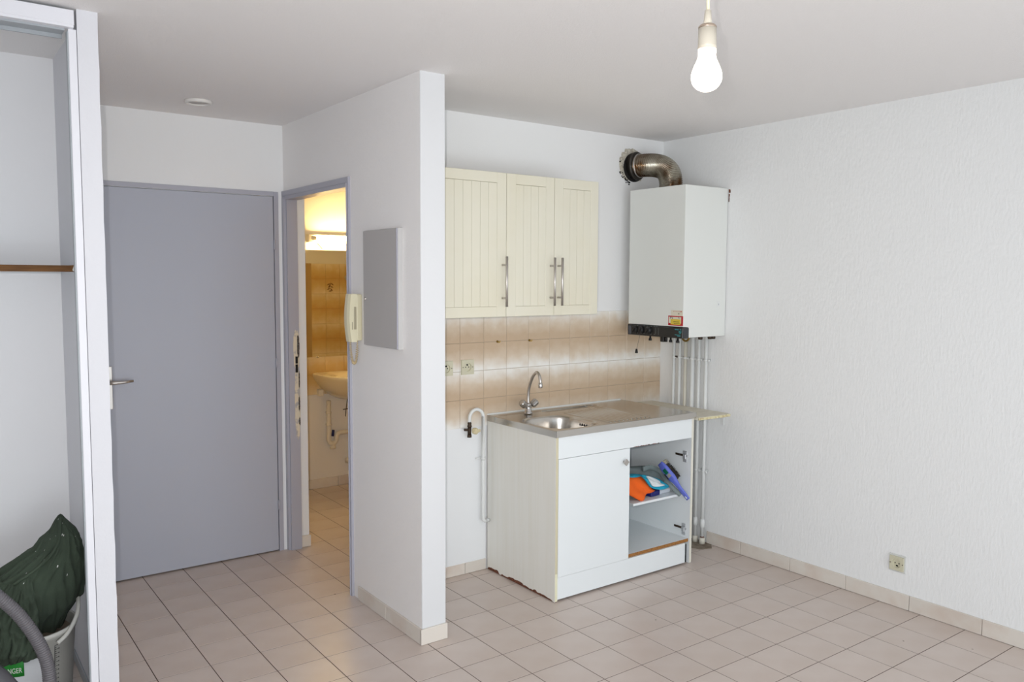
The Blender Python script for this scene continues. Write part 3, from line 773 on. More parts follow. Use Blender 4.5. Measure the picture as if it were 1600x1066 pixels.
# broken plaster round the hole: ragged patch and black bits, parts of the wall
mb = MB(); mb.prism(ragged(-.262, 2.205, .096, .092, 34, 11, -.0002, 0, .08), (0, -.004, 0)); mb.build('broken_plaster', M_filler, wall_back)
mb = MB(); rnd = random.Random(6)
for k in range(26):
    a = rnd.uniform(2.7, 4.9); r = rnd.uniform(.088, .108); s_ = rnd.uniform(.002, .006)
    mb.lathe([(0, .008), (s_*.7, .005), (s_, 0)], (-.26+r*math.cos(a), -.002, 2.198+r*math.sin(a)), (0, -1, 0), 6, False)
STUFF(mb.build('crumbled_edge', M_mattblack, wall_back))
mb = MB()
for k in range(24):
    a = rnd.uniform(1.3, 3.6); r = rnd.uniform(.080, .096); s_ = rnd.uniform(.007, .014)
    mb.lathe([(0, .010), (s_*.7, .007), (s_, 0)], (-.262+r*math.cos(a), -.003, 2.208+r*math.sin(a)), (0, -1, 0), 7, True)
STUFF(mb.build('plaster_lump', M_filler, wall_back))
MB().lathe([(0, .0), (.084, 0), (.084, .003), (0, .003)], (-.250, -.004, 2.196), (0, -1, 0), 32).build('flue_hole', M_mattblack, wall_back)

# ------------------------------------------------------------------ pipes on the right wall under the boiler
names_ = [(-.156, .0095, 'thin white heating pipe nearest the tiled back wall'), (-.202, .0100, 'second white heating pipe from the tiled back wall'),
          (-.247, .0100, 'third white heating pipe from the tiled back wall'), (-.301, .0135, 'thick white heating pipe among the pipes under the boiler'),
          (-.349, .0100, 'white pipe second from the viewer, running to a capped foot on floor'), (-.401, .0105, 'white pipe nearest the viewer, running to a capped foot on floor')]
for i, (y, r, lab) in enumerate(names_):
    t = thing('heating_pipe', lab, 'pipe', (-.042, y, 0), 'white pipes under the boiler')
    zb = .002
    MB().cyl((-.042, y, zb), (-.042, y, KZ0-.0005), r, n=14).build('pipe', M_pipe_old if i == 2 else M_pipe, t)
    if i >= 4:
        mb = MB(); mb.lathe([(0, 0), (r+.0075, 0), (r+.0075, .034), (r+.003, .037), (r+.001, .037)], (-.042, y, zb), n=16)
        mb.build('foot_cap', M_pipe_old, t)
        mb = MB(); mb.lathe([(r, .0), (r+.003, .003), (r+.004, .03), (r+.001, .05), (r, .05)], (-.042, y, .10), n=16); mb.build('coupling', M_pipe, t)
        if i == 5: MB().lathe([(r+.0005, 0), (r+.0008, .002), (r+.0005, .006)], (-.042, y, .040), n=16).build('rust_ring', M_chip, t)
    for z in (1.078, .43) if i >= 4 else (1.08,):
        mb = MB(); mb.cyl((-.042, y, z-.006), (-.042, y, z+.006), r+.0025, n=14); mb.cyl((-.002, y, z), (-.042, y, z), .005, n=8)
        mb.cyl((-.042, y-r-.002, z), (-.042, y-r-.014, z-.001), .0055, n=8)
        mb.build('pipe_clip', M_pipe, t)
        if i == 0: MB().cyl((-.042, y-.012, z+.002), (-.042, y-.026, z+.002), .006, n=8).build('clip_screw', M_bronze, t)

# ------------------------------------------------------------------ gas pipe and valve left of the sink
t = thing('gas_pipe', 'white painted gas pipe hooking over to a brass valve left of sink', 'pipe', (-1.34, -.035, .3))
path = [(-1.300, -.035, .272), (-1.322, -.035, .272)] + arc((-1.322, -.035, .288), .016, -math.pi/2, -math.pi, (1, 0, 0), (0, 0, 1), 6) + [(-1.338, -.035, .5), (-1.339, -.035, .826)] + \
    arc((-1.381, -.035, .826), .042, 0, math.pi, (1, 0, 0), (0, 0, 1), 14) + [(-1.4235, -.035, .800)]
MB().tube(path, .0088, 14).build('pipe', M_pipe, t)
mb = MB(); mb.cyl((-1.3385, -.035, .598), (-1.3385, -.035, .612), .012, n=12); mb.cyl((-1.37, -.012, .605), (-1.31, -.012, .606), .005, n=8); mb.cyl((-1.3385, 0, .605), (-1.3385, -.03, .605), .005, n=8)
mb.build('pipe_clip', M_pipe, t)
mb = MB(); mb.lathe([(0, 0), (.011, 0), (.012, .006), (.009, .012), (.011, .016), (.009, .026), (0, .026)], (-1.4235, -.035, .780), n=12)
mb.cyl((-1.4235, -.035, .785), (-1.4245, -.035, .735), .0095, n=12); mb.cyl((-1.4245, -.035, .765), (-1.452, -.030, .768), .007, n=10); mb.lathe([(0, 0), (.012, 0), (.011, .014), (0, .014)], (-1.425, -.036, .727), n=8)
mb.build('valve_body', M_bronze, t)
mb = MB(); c = Vector((-1.408, -.062, .762))
mb.lathe([(0, -.012), (.014, -.012), (.017, -.004), (.017, .010), (.012, .016), (0, .016)], c, (.55, -.83, .05), 8, False)
mb.obox(c+Vector((.006, -.010, 0)), (1, 0, .1), (0, 1, 0), (-.1, 0, 1), .042, .010, .014, .003)
mb.build('valve_handle', mat('old_cream_plastic', '#d5c9a4', .5), t)

# ------------------------------------------------------------------ sockets
def socket(name, label, c, nrm, w=.076, frame=None, flip=False, group=None):
    c = Vector(c); nrm = Vector(nrm); side = Vector((0, 0, 1)).cross(nrm).normalized(); up = Vector((0, 0, 1))
    t = thing(name, label, 'socket', c, group); s_ = -1 if flip else 1
    if frame:
        mb = MB(); mb.obox(c+nrm*.002, side, up, nrm, w+frame, w+frame*1.2, .004, .001); mb.build('backing_plate', mat('clear_aged_plastic', '#d5d6d3', .35), t)
    # plate with a round recess: ring of quads from square to circle
    mb = MB(); n = 40; z0 = .012 if frame else .008; zb_ = .0045 if frame else .0005; ro = .0215
    sq = []; ci = []; cb = []; bk = []
    for k in range(n):
        a = 2*math.pi*k/n; ca, sa = math.cos(a), math.sin(a); m_ = w/2/max(abs(ca), abs(sa))
        sq.append(mb.bm.verts.new(c+side*ca*m_+up*sa*m_+nrm*z0)); bk.append(mb.bm.verts.new(c+side*ca*m_*1.01+up*sa*m_*1.01))
        ci.append(mb.bm.verts.new(c+side*ca*ro+up*sa*ro+nrm*z0)); cb.append(mb.bm.verts.new(c+side*ca*ro*.93+up*sa*ro*.93+nrm*zb_))
    for k in range(n):
        k2 = (k+1) % n
        mb.bm.faces.new((bk[k], bk[k2], sq[k2], sq[k])); mb.bm.faces.new((sq[k], sq[k2], ci[k2], ci[k])); mb.bm.faces.new((ci[k], ci[k2], cb[k2], cb[k]))
    mb.bm.faces.new(cb)
    mb.build('face_plate', M_ivory, t)
    for a in (-.0095, .0095): MB().cyl(c+side*a+nrm*(zb_-.0001), c+side*a+nrm*(zb_+.0011), .0028, n=12).build('contact_hole', M_hole, t)
    mb = MB(); mb.cyl(c+up*.0105*s_+nrm*zb_, c+up*.0105*s_+nrm*(zb_+.006), .0026, n=10); mb.obox(c+up*.012*s_+nrm*(zb_+.0004), side, up, nrm, .011, .006, .0012); mb.build('earth_pin', M_hole, t)
    for a in (-.0295, .0295): MB().cyl(c+side*a+nrm*z0, c+side*a+nrm*(z0+.0008), .0026, n=10).build('screw', M_bronze, t)
    return t
socket('wall_socket', 'square ivory wall socket on the beige tiles, fully in view', (-1.4195, -.006, 1.087), (0, -1, 0), .075, group='ivory wall sockets')
socket('wall_socket', 'ivory wall socket on the tiles half hidden by the partition', (-1.547, -.006, 1.087), (0, -1, 0), .075, group='ivory wall sockets')
socket('wall_socket', 'low ivory wall socket in a clear backing on the white right wall', (-.0005, -1.550, .209), (-1, 0, 0), .066, .014, True, group='ivory wall sockets')

# small brass hooks on the tiles
for x, z, lab in ((-1.23, 1.211, 'small brass screw hook on the tiles left of the tap'), (-1.018, 1.209, 'small brass screw hook on the tiles above the tap spout')):
    t = thing('screw_hook', lab, 'hook', (x, -.006, z), 'brass hooks on the backsplash')
    MB().lathe([(0, 0), (.0065, 0), (.0065, .002), (.003, .003), (.003, .010), (0, .010)], (x, -.006, z), (0, -1, 0), 12).build('screw', M_brass, t)
    MB().tube(arc((x+.004, -.017, z+.001), .006, math.pi, 2.2*math.pi, (1, 0, 0), (0, 0, 1), 8), .002, 8).build('hook', mat('yellow_brass', '#c9a53a', .35, .8), t)

# ------------------------------------------------------------------ electrical panel on the partition
t = thing('electrical_panel', 'grey steel electrical panel cover on the partition wall', 'panel', (PX0, -.285, 1.49))
MB().box(PX0-.022, PX0+.0, -.4465, -.130, 1.238, 1.753, .001).build('frame', mat('pale_grey_frame', '#c3c2c1', .5), t)
pd = MB().box(PX0-.0275, PX0-.0225, -.4440, -.1275, 1.2405, 1.751, .0015).build('door', mat('panel_grey', '#b4b1b0', .45), t)
MB().box(PX0-.0285, PX0-.0235, -.4462, -.4435, 1.2405, 1.751).build('hinge_strip', mat('bluish_grey_edge', '#a9a8b4', .4), pd)
mb = MB(); mb.lathe([(0, .008), (.005, .007), (.006, 0)], (PX0-.0275, -.150, 1.448), (-1, 0, 0), 12); mb.build('latch', M_nickel, pd)
# ------------------------------------------------------------------ intercom handset
t = thing('intercom_phone', 'ivory wall intercom handset with coiled cord beside the bathroom door', 'intercom', (PX0, -.03, 1.36))
mb = MB(); mb.box(PX0-.030, PX0, -.058, .004, 1.252, 1.467, .006, seg=2); mb.build('base', M_ivorylight, t)
def hs(u, v):
    z = 1.247+.221*v; bulge = .050+.010*math.sin(math.pi*v)
    pts = [(-.030, -.062), (-bulge-.004, -.058), (-bulge-.010, -.040), (-bulge-.010, -.012), (-bulge-.002, .002), (-.030, .006)]
    a = pts[int(round(u*5))]; return (PX0+a[0], a[1], z)
mb = MB(); mb.grid(hs, 5, 14, smooth=False)
mb.bm.verts.ensure_lookup_table()
ring0 = [mb.bm.verts[i*15] for i in range(6)]; ring1 = [mb.bm.verts[i*15+14] for i in range(6)]
mb.bm.faces.new(ring0); mb.bm.faces.new(ring1[::-1]); mb.bm.faces.new([mb.bm.verts[j] for j in range(15)] + [mb.bm.verts[5*15+14-j] for j in range(15)])
hset = mb.build('handset', M_ivorylight, t)
MB().box(PX0-.044, PX0-.031, -.0626, -.055, 1.305, 1.410, .003, seg=2).build('grip_recess', M_ivorydark, hset)
mb = MB(); mb.box(PX0-.053, PX0-.050, -.0612, -.056, 1.305, 1.340); mb.build('switch_slot', M_ivorydark, hset)
mb = MB(); cpath = smooth_path([(PX0-.046, -.022, 1.248), (PX0-.042, -.022, 1.19), (PX0-.034, -.024, 1.150), (PX0-.024, -.030, 1.150), (PX0-.018, -.034, 1.19), (PX0-.016, -.036, 1.252)], 40)
co = []
for i, p in enumerate(cpath):
    a = i*.95; q = min(1, (len(cpath)-1-i)/26, i/6 if i else 0)
    tt = (Vector(cpath[min(i+1, len(cpath)-1)])-Vector(cpath[max(i-1, 0)])).normalized(); x = tt.orthogonal().normalized(); y = tt.cross(x)
    co.append(Vector(p)+(x*math.cos(a)+y*math.sin(a))*.0055*max(q, 0))
mb.tube(co, .0018, 6).build('coiled_cord', mat('tan_cord', '#c9b48c', .5), t)
# ------------------------------------------------------------------ ceiling cap in the hall
t = thing('ceiling_cap', 'round white plastic cap on the hall ceiling', 'ceiling cap', (-2.580, .53, H))
MB().lathe([(0, -.004), (.050, -.004), (.052, -.010), (.056, -.016), (.060, -.014), (.062, -.004), (.062, 0), (0, 0)], (-2.580, .53, H), n=40).build('ring', mat('cap_plastic', '#e2dfdb', .4), t)
MB().lathe([(0, -.0075), (.046, -.0075), (.048, -.004)], (-2.580, .53, H), n=40).build('centre_plate', mat('cap_plate', '#cfcac6', .5), t)

# ------------------------------------------------------------------ hanging bulb
BC = Vector((-2.3637, -2.3600, 1.9601))      # bulb centre
t = thing('pendant_bulb', 'lit bare bulb hanging by a cord from the ceiling', 'lamp', (BC.x, BC.y, H))
top = BC + Vector((0, 0, .128))
MB().tube([top+Vector((0, 0, -.004)), top+Vector((0, 0, .05)), Vector((BC.x-.001, BC.y, H-.01))], .0036, 10).build('cord', M_ivorylight, t)
MB().lathe([(0, .004), (.0065, .004), (.009, -.024), (.0105, -.028), (0, -.028)], top, n=20).build('cord_grip', mat('aged_white_plastic', '#cfc8b8', .4), t)
MB().lathe([(.004, .001), (.0155, .001), (.0188, -.003), (.0188, -.006), (.004, -.006)], top+Vector((0, 0, -.026)), n=28).build('cap_ring', mat('tarnished_brass', '#b5a494', .3, .8), t)
MB().lathe([(0, 0), (.0185, 0), (.0190, -.036), (.0186, -.0435), (0, -.0435)], top+Vector((0, 0, -.0305)), n=28).build('lamp_socket', mat('socket_white', '#bdb6a8', .4), t)
bp = [(.0180, .054), (.0184, .048), (.0178, .0425), (.0190, .035), (.0222, .0275), (.0258, .0200), (.0292, .0110), (.0312, .0030), (.0316, -.0040), (.0300, -.0120), (.0262, -.0190), (.0200, -.0255), (.0110, -.0300), (0, -.0316)]
MB().lathe([(0, .054)]+bp, BC, n=32).build('glass_bulb', M_bulbglass, t)

# ------------------------------------------------------------------ things on the cabinet shelf
def blob_cloth(name, outline, depth, m, parent=None, seed=0, amp=.006, org=(0, 0, 0), puff=.5):
    """padded cloth: outline polygon in 3D (roughly planar) filled as a fan of rings, puffed and wrinkled towards depth vector"""
    pts = [Vector(p) for p in outline]; d = Vector(depth); c = sum(pts, Vector())/len(pts); n = len(pts)
    # densify
    P_ = smooth_path(pts+[pts[0]], 4)[:-1]; n = len(P_); K = 7
    mb = MB(); rings_f = []; rings_b = []
    for k in range(K+1):
        s_ = 1-k/(K+.5)
        rf = []
        for p in P_:
            q = c+(p-c)*s_; h = (1-s_**2)**.5*puff
            w = noise.noise(Vector((q.x*22+seed, q.y*22, q.z*22)))*amp + amp*.8*math.sin((q.x+q.z)*60+seed)
            rf.append(mb.bm.verts.new(q-d*h+(-d.normalized())*w*min(1, h*2)))
        rings_f.append(rf)
    cf = mb.bm.verts.new(c-d*puff)
    for a, b in zip(rings_f, rings_f[1:]):
        for k in range(n): f = mb.bm.faces.new((a[k], a[(k+1) % n], b[(k+1) % n], b[k])); f.smooth = True
    for k in range(n): f = mb.bm.faces.new((rings_f[-1][k], rings_f[-1][(k+1) % n], cf)); f.smooth = True
    bk = [mb.bm.verts.new(c+(p-c)*.97+d*.5) for p in P_]
    for k in range(n): f = mb.bm.faces.new((rings_f[0][k], bk[k], bk[(k+1) % n], rings_f[0][(k+1) % n]))
    mb.bm.faces.new(bk)
    return mb.build(name, m, parent, org)
BK = Vector((0, .03, 0))
# grey mesh pouch at the back
g = thing('grey_pouch', 'grey mesh pouch with a long stiff edge lying on the cabinet shelf', 'pouch', Vector((-0.4910, -0.3600, 0.4010)))
blob_cloth('mesh_body', [(-0.6050, -0.3400, 0.5160), (-0.4980, -0.3400, 0.5070), (-0.4380, -0.3400, 0.5010), (-0.3870, -0.3600, 0.4950), (-0.3560, -0.3800, 0.4620), (-0.3660, -0.4000, 0.4200), (-0.4670, -0.4100, 0.3900), (-0.6610, -0.4000, 0.4070)], (0, .06, 0), M_greycloth, g, 2, .004, puff=.25)
mb = MB(); A, B = Vector((-0.4690, -0.3900, 0.5080)), Vector((-0.3890, -0.5400, 0.3740)); A2 = Vector((-0.3980, -0.3900, 0.4950))
rib = smooth_path([A+Vector((-.05, .004, -.004)), A, Vector((-0.4060, -0.4050, 0.4800)), Vector((-0.4130, -0.4700, 0.4340)), B], 8)
def ribbon(u, v):
    i = min(int(round(u*(len(rib)-1))), len(rib)-1); p = rib[i]; t_ = (rib[min(i+1, len(rib)-1)]-rib[max(i-1, 0)]).normalized()
    w = t_.cross(Vector((.55, .83, .05))).normalized(); return p+w*(.030*(v-.5))*(1-.25*u)-Vector((.55, .83, 0))*.004*math.sin(math.pi*v)
mb.grid(ribbon, len(rib)-1, 6, thick=.007)
o = mb.build('stiff_edge', M_greyfoam, g)
# navy and white packet
g = thing('cloth_packet', 'navy and white packet lying behind the orange cloth on the shelf', 'packet', (-.45, -.43, .375))
MB().obox((-.520, -.445, .390), (.97, .1, 0), (-.1, .97, 0), (0, 0, 1), .075, .07, .028, .003).build('navy_end', M_navy, g)
MB().obox((-.437, -.437, .389), (.97, .1, .0), (-.1, .97, 0), (0, 0, 1), .093, .07, .026, .005).build('white_wrap', mat('white_film', '#cfd4dc', .3), g)
# mop pad
def pad(outline, d, m, name, parent, seed):
    return blob_cloth(name, outline, d, m, parent, seed, .0018, puff=.35)
g = thing('mop_pad', 'white microfibre mop pad with teal border draped over the orange cloth', 'mop pad', Vector((-0.5620, -0.5000, 0.4580)))
pad([(-0.6230, -0.4700, 0.5020), (-0.5990, -0.4700, 0.5020), (-0.5500, -0.4600, 0.4870), (-0.4710, -0.4600, 0.4580), (-0.4310, -0.4800, 0.4280), (-0.4110, -0.4800, 0.4120), (-0.4570, -0.5000, 0.4130), (-0.4970, -0.5000, 0.4120), (-0.5410, -0.5000, 0.4220), (-0.5760, -0.5000, 0.4390), (-0.6000, -0.5000, 0.4640), (-0.6250, -0.5000, 0.4910)], (0, .016, -.004), M_teal, 'teal_border', g, 1)
pad([(-0.5900, -0.4770, 0.4960), (-0.5580, -0.4770, 0.4890), (-0.4970, -0.4750, 0.4610), (-0.4560, -0.4750, 0.4340), (-0.4590, -0.4920, 0.4290), (-0.5060, -0.5080, 0.4340), (-0.5400, -0.5080, 0.4370), (-0.5700, -0.5080, 0.4460), (-0.5940, -0.5080, 0.4750)], (0, .010, -.004), M_mopwhite, 'white_centre', g, 5)
pad([(-0.7120, -0.4500, 0.5140), (-0.6560, -0.4500, 0.5100), (-0.5930, -0.4500, 0.4980), (-0.6280, -0.4750, 0.4990), (-0.6800, -0.4750, 0.4990), (-0.7360, -0.4750, 0.5120)], (0, .02, 0), M_teal, 'teal_flap', g, 3)
# orange cloth
o = blob_cloth('orange_cloth', [(-0.7110, -0.4400, 0.4980), (-0.6550, -0.4500, 0.4960), (-0.5840, -0.4550, 0.4850), (-0.5640, -0.4650, 0.4510), (-0.5390, -0.4700, 0.4210), (-0.5170, -0.4750, 0.4040), (-0.5540, -0.4750, 0.3960), (-0.5930, -0.4850, 0.3990), (-0.6340, -0.5020, 0.3740), (-0.6570, -0.5020, 0.3780), (-0.6880, -0.4850, 0.3980), (-0.7290, -0.4600, 0.4300)], (0, .05, 0), M_orange, None, 4, .011, Vector((-0.6360, -0.4800, 0.4130)), puff=.28)
tag(o, 'crumpled orange cleaning cloth at the front of the cabinet shelf', 'cloth')
# dustpan brush
A, B, C_ = Vector((-0.4470, -0.4450, 0.5370)), Vector((-0.4170, -0.5120, 0.4610)), Vector((-0.3640, -0.5750, 0.3550))
g = thing('hand_brush', 'blue hand brush leaning handle down on the cabinet shelf', 'brush', C_)
ax = (B-A).normalized(); nrm = Vector((.55, .25, .42)); nrm = (nrm-ax*nrm.dot(ax)).normalized(); sd = ax.cross(nrm)
mb = MB()
def bsec(s_, w, th):
    c = A+(C_-A)*s_ if False else None
pathb = smooth_path([A-ax*.004, A+ax*.03, B-ax*.01, B+ax*.018, (B*.6+C_*.4), (B*.25+C_*.75), C_], 5)
wid = [.020, .026, .026, .0165, .0125, .014, .0125]; thk = [.006, .012, .013, .011, .008, .0065, .005]
rings = []
m_ = len(pathb)
for i, p in enumerate(pathb):
    s_ = i/(m_-1)*6; k = min(int(s_), 5); f = s_-k; w = wid[k]*(1-f)+wid[k+1]*f; h = thk[k]*(1-f)+thk[k+1]*f
    rings.append([mb.bm.verts.new(Vector(p)+sd*w*math.copysign(abs(math.cos(a))**.6, math.cos(a))+nrm*h*math.copysign(abs(math.sin(a))**.6, math.sin(a))) for a in [2*math.pi*q/16 for q in range(16)]])
for a, b in zip(rings, rings[1:]):
    for k in range(16): f = mb.bm.faces.new((a[k], a[(k+1) % 16], b[(k+1) % 16], b[k])); f.smooth = True
mb.bm.faces.new(rings[0]); mb.bm.faces.new(rings[-1][::-1])
hb = mb.build('handle', M_blue, g)
mb = MB(); c = B*.12+C_*.88; mb.obox(c, ax, sd, nrm, .016, .008, .0165, .002); mb.build('hang_hole', M_mopwhite, hb)
def bris(s0, s1, hgt, m, nm, seed):
    rnd = random.Random(seed); mb = MB()
    for i in range(int(420*(s1-s0)/.1)+90):
        s_ = rnd.uniform(s0, s1); w = rnd.uniform(-.018, .018); p = A+ax*s_+sd*w+nrm*.009
        tip = p+nrm*(hgt+rnd.uniform(-.004, .003))+sd*rnd.uniform(-.005, .005)+ax*rnd.uniform(-.003, .008)
        mb.tube([p, tip], [.0022, .0012], 4)
    o = mb.build(nm, m, g); o['kind'] = 'stuff'; return o
bris(-.002, .020, .030, M_bristle2, 'pale_bristles', 1)
bris(.018, .112, .032, M_bristle, 'dark_bristles', 2)
fd = -nrm
def on_brush(s_, w, L_, W_, m, nm):
    c = A+ax*s_+sd*w-nrm*.0122; MB().obox(c, ax, sd, nrm, L_, W_, .003, .0003).build(nm, m, hb)
on_brush(.050, .004, .030, .026, M_green_label, 'green_label')
on_brush(.078, .006, .020, .026, mat('grey_label', '#a6a294', .5), 'grey_label')
on_brush(.074, -.016, .034, .008, M_ink, 'black_label')

# ------------------------------------------------------------------ closet corner: bucket, work trousers, hose
KBX, KBY, KBH, KBR = -3.432, -.300, .335, .152
bk = thing('plastic_bucket', 'grey plastic builder\'s bucket standing in the closet corner', 'bucket', (KBX, KBY, 0))
MB().lathe([(0, .004), (.118, .004), (.122, .0), (.126, .006), (KBR-.004, KBH-.022), (KBR, KBH-.020), (KBR+.001, KBH), (KBR-.004, KBH), (KBR-.008, KBH-.02), (.118, .012), (0, .012)], (KBX, KBY, 0), n=56).build('body', M_bucket, bk)
MB().lathe([(KBR-.0045, KBH-.002), (KBR-.0045, KBH+.001), (KBR+.002, KBH+.001), (KBR+.003, KBH-.012), (KBR-.001, KBH-.013)], (KBX, KBY, 0), n=56).build('rim', M_bucketlip, bk)
MB().lathe([(0, .300), (.06, .306), (.10, .297), (.135, .302)], (KBX, KBY, 0), n=32).build('contents', M_mortar, bk)
# handle strap resting against the right side
hp = smooth_path([(KBX+.075, KBY-.137, .300), (KBX+.110, KBY-.118, .322), (KBX+.146, KBY-.070, .362), (KBX+.158, KBY-.02, .395), (KBX+.160, KBY+.04, .41), (KBX+.150, KBY+.07, .40)], 6)
MB().tube(hp, .0070, 10).build('handle', M_bucketlip, bk)
def on_bucket(ang, z, off=.0008):
    r = .126+(KBR-.004-.126)*(z-.006)/(KBH-.028) + off; return Vector((KBX+r*math.cos(ang), KBY+r*math.sin(ang), z))
ca = -1.6558                                     # side of the bucket that faces the room
# litre scale
mb = MB(); a0 = ca+.56
for k in range(27):
    z = .292-.0075*k; L_ = .085 if k % 2 == 0 else .05
    mb.prism([on_bucket(a0, z), on_bucket(a0+L_, z), on_bucket(a0+L_, z-.0014), on_bucket(a0, z-.0014)], on_bucket(a0, z, .0012)-on_bucket(a0, z))
    if k % 2 == 0: mb.prism([on_bucket(a0+L_+.012, z+.001), on_bucket(a0+L_+.035, z+.001), on_bucket(a0+L_+.035, z-.0025), on_bucket(a0+L_+.012, z-.0025)], on_bucket(a0, z, .0012)-on_bucket(a0, z))
mb.prism([on_bucket(a0, .292), on_bucket(a0+.012, .292), on_bucket(a0+.012, .09), on_bucket(a0, .09)], on_bucket(a0, .2, .0012)-on_bucket(a0, .2))
STUFF(mb.build('litre_scale', M_ink, bk))
# printed label
def patch(a_0, a_1, z0, z1, off, m, nm, parent=bk):
    return MB().grid(lambda u, v: on_bucket(a_0+(a_1-a_0)*u, z0+(z1-z0)*v, off), 10, 2, thick=.0006).build(nm, m, parent)
patch(ca-.62, ca+.40, .10, .282, .0012, mat('white_label', '#d4d6da', .5), 'label')
gl = patch(ca-.60, ca-.09, .216, .280, .0022, M_greenpr, 'green_field')
fc = bpy.data.curves.new('lettering', 'FONT'); fc.body = 'ANGER'; fc.size = .030; fc.extrude = .0004
fo = bpy.data.objects.new('lettering_tmp', fc); COL.objects.link(fo); bpy.context.view_layer.update()
dg = bpy.context.evaluated_depsgraph_get(); me = bpy.data.meshes.new_from_object(fo.evaluated_get(dg)); bpy.data.objects.remove(fo)
wmax = max(v.co.x for v in me.vertices)
for v in me.vertices:
    a = ca-.50+ (v.co.x/wmax)*.37; z = .230+v.co.y*.85; p = on_bucket(a, z, .0032+v.co.z); v.co = p-ORG[bk.name]
me.materials.append(mat('white_print', '#e6ebe4', .5))
lo = bpy.data.objects.new('lettering', me); COL.objects.link(lo); lo.parent = bk

# green work trousers heaped in the bucket
tro = thing('work_trousers', 'dark green paint spattered work trousers heaped over the bucket', 'trousers', (KBX, KBY, .33))
def lerp_tab(tab, v):
    for (a, p), (b, q) in zip(tab, tab[1:]):
        if v <= b:
            t_ = (v-a)/(b-a); return [x*(1-t_)+y*t_ for x, y in zip(p, q)]
    return tab[-1][1]
# heap: rings (cx, cy, rx, ry, z)
tab_ = [(.29, -3.412, .085, .075), (.345, -3.412, .105, .085), (.40, -3.411, .140, .115), (.47, -3.409, .157, .125), (.517, -3.393, .143, .115), (.562, -3.359, .105, .095),
        (.596, -3.331, .071, .075), (.630, -3.321, .055, .06), (.648, -3.312, .040, .05), (.680, -3.316, .022, .03), (.700, -3.316, .008, .012), (.706, -3.316, .001, .001)]
tab = [(k/11, (x, KBY+.02*k/11-.01+max(0, .045-.016*k), rx, ry, z)) for k, (z, x, rx, ry) in enumerate(tab_)]
def ridge(x):                                   # sharp creased fold profile
    return 1-2*abs(noise.noise(Vector(x)))**.75
def heap(u, v):
    cx, cy, rx, ry, z = lerp_tab(tab, v); a = 2*math.pi*u; ca_, sa_ = math.cos(a), math.sin(a)
    p = Vector((ca_*1.3+.6*v, sa_*1.3, v*1.1))
    f = .94 + .045*ridge(p*1.5+Vector((3, 1, 7))) + .125*ridge(p*2.7+Vector((1, 9, 2))) + .05*noise.noise(p*1.2+Vector((8, 2, 1))) + .035*ridge(p*6)
    zz = z + (.014*noise.noise(p*2.2+Vector((0, 5, 5))) + .010*ridge(p*3+Vector((2, 2, 9))))*(1-v)
    return (min(cx+rx*f*ca_, CX0-.012), cy+ry*f*sa_, zz)
mb = MB(); mb.grid(heap, 150, 80)
bmesh.ops.remove_doubles(mb.bm, verts=mb.bm.verts[:], dist=1e-5)
mb.build('crumpled_top', M_olive, tro)
# trouser leg hanging outside the bucket in front
def leg(u, v):
    a = ca-1.25 + 1.42*u; z = .53-.238*v
    p = Vector((u*3.4+.8*v, v*1.2, 2.2))
    r = .168 + .016*math.sin(v*2.2) + .030*ridge(p*1.9+Vector((.3, 0, 4)))*(.5+.5*v) + .014*ridge(p*4.1) + .014*noise.noise(p*1.3)
    r *= (1-.45*(1-v)**3)
    z += .012*math.sin(u*6+1)
    return (KBX+r*math.cos(a), KBY+r*math.sin(a), z)
mb = MB(); mb.grid(leg, 120, 50, thick=.004); mb.build('hanging_leg', M_olive, tro)
# waistband edge rising to the peak
wp = smooth_path([(-3.475, KBY-.105, .520), (-3.425, KBY-.105, .548), (-3.385, KBY-.092, .572), (-3.352, KBY-.078, .600), (-3.330, KBY-.058, .635), (-3.322, KBY-.03, .675), (-3.318, KBY-.008, .700)], 8)
MB().tube(wp, .0055, 8).build('waistband', M_olive, tro)
mb = MB(); rnd = random.Random(12)
bpy.context.view_layer.update()
for k in range(22):
    u = ((ca+rnd.uniform(-1.1, 1.0))/(2*math.pi)) % 1; v = rnd.uniform(.35, .9); p = Vector(heap(u, v)); pu = Vector(heap(u+.004, v))-p; pv = Vector(heap(u, v+.01))-p
    n_ = pu.cross(pv).normalized(); s_ = rnd.uniform(.0006, .0015)*(2.4 if k < 3 else 1); e1 = pv.normalized(); e2 = n_.cross(e1)
    pts = [p+n_*.0012+(e1*math.cos(q*math.pi/4)*s_*2.2+e2*math.sin(q*math.pi/4)*s_)*rnd.uniform(.6, 1.3) for q in range(8)]
    vs = [mb.bm.verts.new(q) for q in pts]; mb.bm.faces.new(vs)
STUFF(mb.build('paint_spot', M_paintspot, tro))

# ribbed hose
hpts = [(-3.68, -.55, .640), (-3.620, -.55, .616), (-3.564, -.55, .577), (-3.523, -.55, .533), (-3.473, -.55, .464), (-3.427, -.55, .372), (-3.402, -.55, .290), (-3.396, -.55, .205), (-3.397, -.55, .12), (-3.42, -.565, .055), (-3.47, -.59, .030)]
hpth = smooth_path(hpts[:11], 30)
# resample evenly
def resample(P_, step):
    out = [P_[0]]; acc = 0
    for a, b in zip(P_, P_[1:]):
        d = (b-a).length
        while acc+d >= step:
            t_ = (step-acc)/d; a = a.lerp(b, t_); out.append(a); d = (b-a).length; acc = 0
        acc += d
    return out
hp_ = resample(hpth, .0015)
o = MB().tube(hp_, [.0180+.0024*(.5+.5*math.cos(i*2*math.pi/5)) for i in range(len(hp_))], 20).build('ribbed_hose', M_hose, None, (-3.396, -.55, .1))
tag(o, 'grey ribbed vacuum hose curving down in front of the bucket', 'hose')
